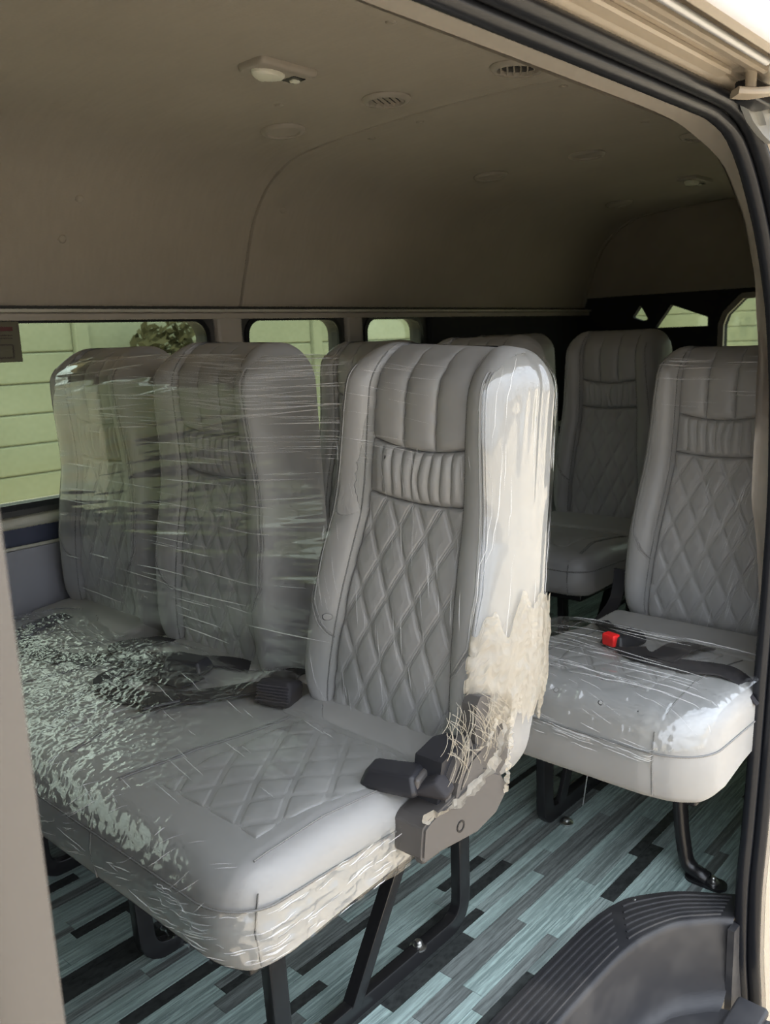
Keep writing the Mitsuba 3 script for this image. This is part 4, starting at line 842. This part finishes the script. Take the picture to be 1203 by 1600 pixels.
add(ss + '__backrest__film_top_glint', creases(FS[112:], 26, 41, 0.25, 0.0018, 0.0, 1, ref=(1, 0.3, 0.5)), 'm_crease_glint', False, MS, kind='stuff')  # pale ribbons paint the small highlights on the wrapped top
add(ss + '__backrest__film_crease', creases(FS[:80], 40, 42, 0.22, 0.0018, 0.25, 0, ref=(1, 0.3, 0.5), where=lambda a, b, r_: b > 0.45), 'm_crease_glint', False, MS, kind='stuff')
add(b_main + '__backrest__film_crease', creases(FS[:110], 60, 43, 0.12, 0.0010, -0.35, 0, ref=(1, 0.3, 0.5)), 'm_crease_glint', False, M1, kind='stuff')
add(b_main + '__backrest__film_top_glint', creases(FS[100:], 24, 44, 0.20, 0.0010, -0.1, 1, ref=(1, 0.3, 0.5), where=lambda a, b, r_: b < 0.5), 'm_crease_glint', False, M1, kind='stuff')

# ------------------------------------------------------------------ outside
fe = thing('concrete_fence', 'pale green weathered precast concrete slab fence beyond the far windows', 'fence')
FY, FH = 6.0, 0.215
pan = {}
for i in range(9):
    for k in range(11):
        x0 = -6.3 + i * 2.4
        r_ = random.Random(i * 31 + k); o = r_.uniform(-0.006, 0.006)
        add(fe + '__slab', hullbox((x0 + 0.06, FY + o, -0.66 + k * FH + 0.004), (x0 + 2.34, FY + 0.05 + o, -0.66 + (k + 1) * FH - 0.004), 0.012, 6), 'm_concrete', 30)
    add(fe + '__post', hullbox((-6.36 + i * 2.4, FY - 0.04, -0.66), (-6.24 + i * 2.4, FY + 0.08, 1.75), 0.015, 6), 'm_concrete', 30)
for i in range(6):
    y0 = -6.0 + i * 2.4
    for k in range(11):
        add(fe + '__slab', hullbox((13.0, y0 + 0.06, -0.66 + k * FH + 0.004), (13.05, y0 + 2.34, -0.66 + (k + 1) * FH - 0.004), 0.012, 6), 'm_concrete', 30)
add(fe + '__backing', cat_([box((-7.0, FY + 0.03, -0.66), (14.4, FY + 0.045, 1.70)), box((13.03, -6.0, -0.66), (13.045, 8.4, 1.70))]), 'm_concrete', False)
def leaf_cloud(center, rad, n, size, seed):
    r_ = np.random.default_rng(seed); d = r_.normal(size=(n, 3)); d /= np.linalg.norm(d, axis=1, keepdims=True)
    p = np.asarray(center) + d * (r_.random((n, 1)) ** 0.5) * np.asarray(rad)
    a = r_.normal(size=(n, 3)); a /= np.linalg.norm(a, axis=1, keepdims=True); b = np.cross(a, r_.normal(size=(n, 3))); b /= np.linalg.norm(b, axis=1, keepdims=True)
    s = size * r_.uniform(0.6, 1.3, (n, 1)); V = np.stack([p - a * s, p + b * s * 0.45, p + a * s, p - b * s * 0.45], 1).reshape(-1, 3)
    q = np.arange(n)[:, None] * 4; return trimesh.Trimesh(V, np.vstack([q + [0, 1, 2], q + [0, 2, 3]]), process=False)
tr = thing('leafy_tree', 'bright green leafy tree beyond the roof at the top right corner', 'tree')
TP = np.array([11.0, 2.6])
add(tr + '__trunk', loft(np.array([[[TP[0] + r * math.cos(a), TP[1] + r * math.sin(a), z] for a in np.linspace(0, 2 * np.pi, 10, endpoint=False)] for z, r in ((-0.66, 0.20), (0.2, 0.15), (2.0, 0.12), (4.2, 0.06))])), 'm_bark', True)
add(tr + '__foliage', cat_([leaf_cloud((TP[0], TP[1], 5.6), (2.6, 2.4, 1.8), 6500, 0.10, 1), leaf_cloud((TP[0] - 0.3, TP[1] + 1.6, 4.5), (1.3, 1.0, 0.7), 1500, 0.09, 2)]), 'm_leaf', False, kind='stuff')
sh = thing('dry_shrub', 'blurred dry shrub against the fence behind the far window', 'shrub')
add(sh + '__foliage', leaf_cloud((3.95, FY - 0.35, 0.85), (0.55, 0.22, 0.5), 1100, 0.06, 4), 'm_shrub', False, kind='stuff')
add(sh + '__stem', cat_([tube(spline([(3.95, FY - 0.35, -0.66), (3.95 + dx * 0.4, FY - 0.33, 0.0), (3.95 + dx, FY - 0.35, 0.9)], 10), 0.018) for dx in (-0.4, -0.1, 0.2, 0.45)]), 'm_bark', True)
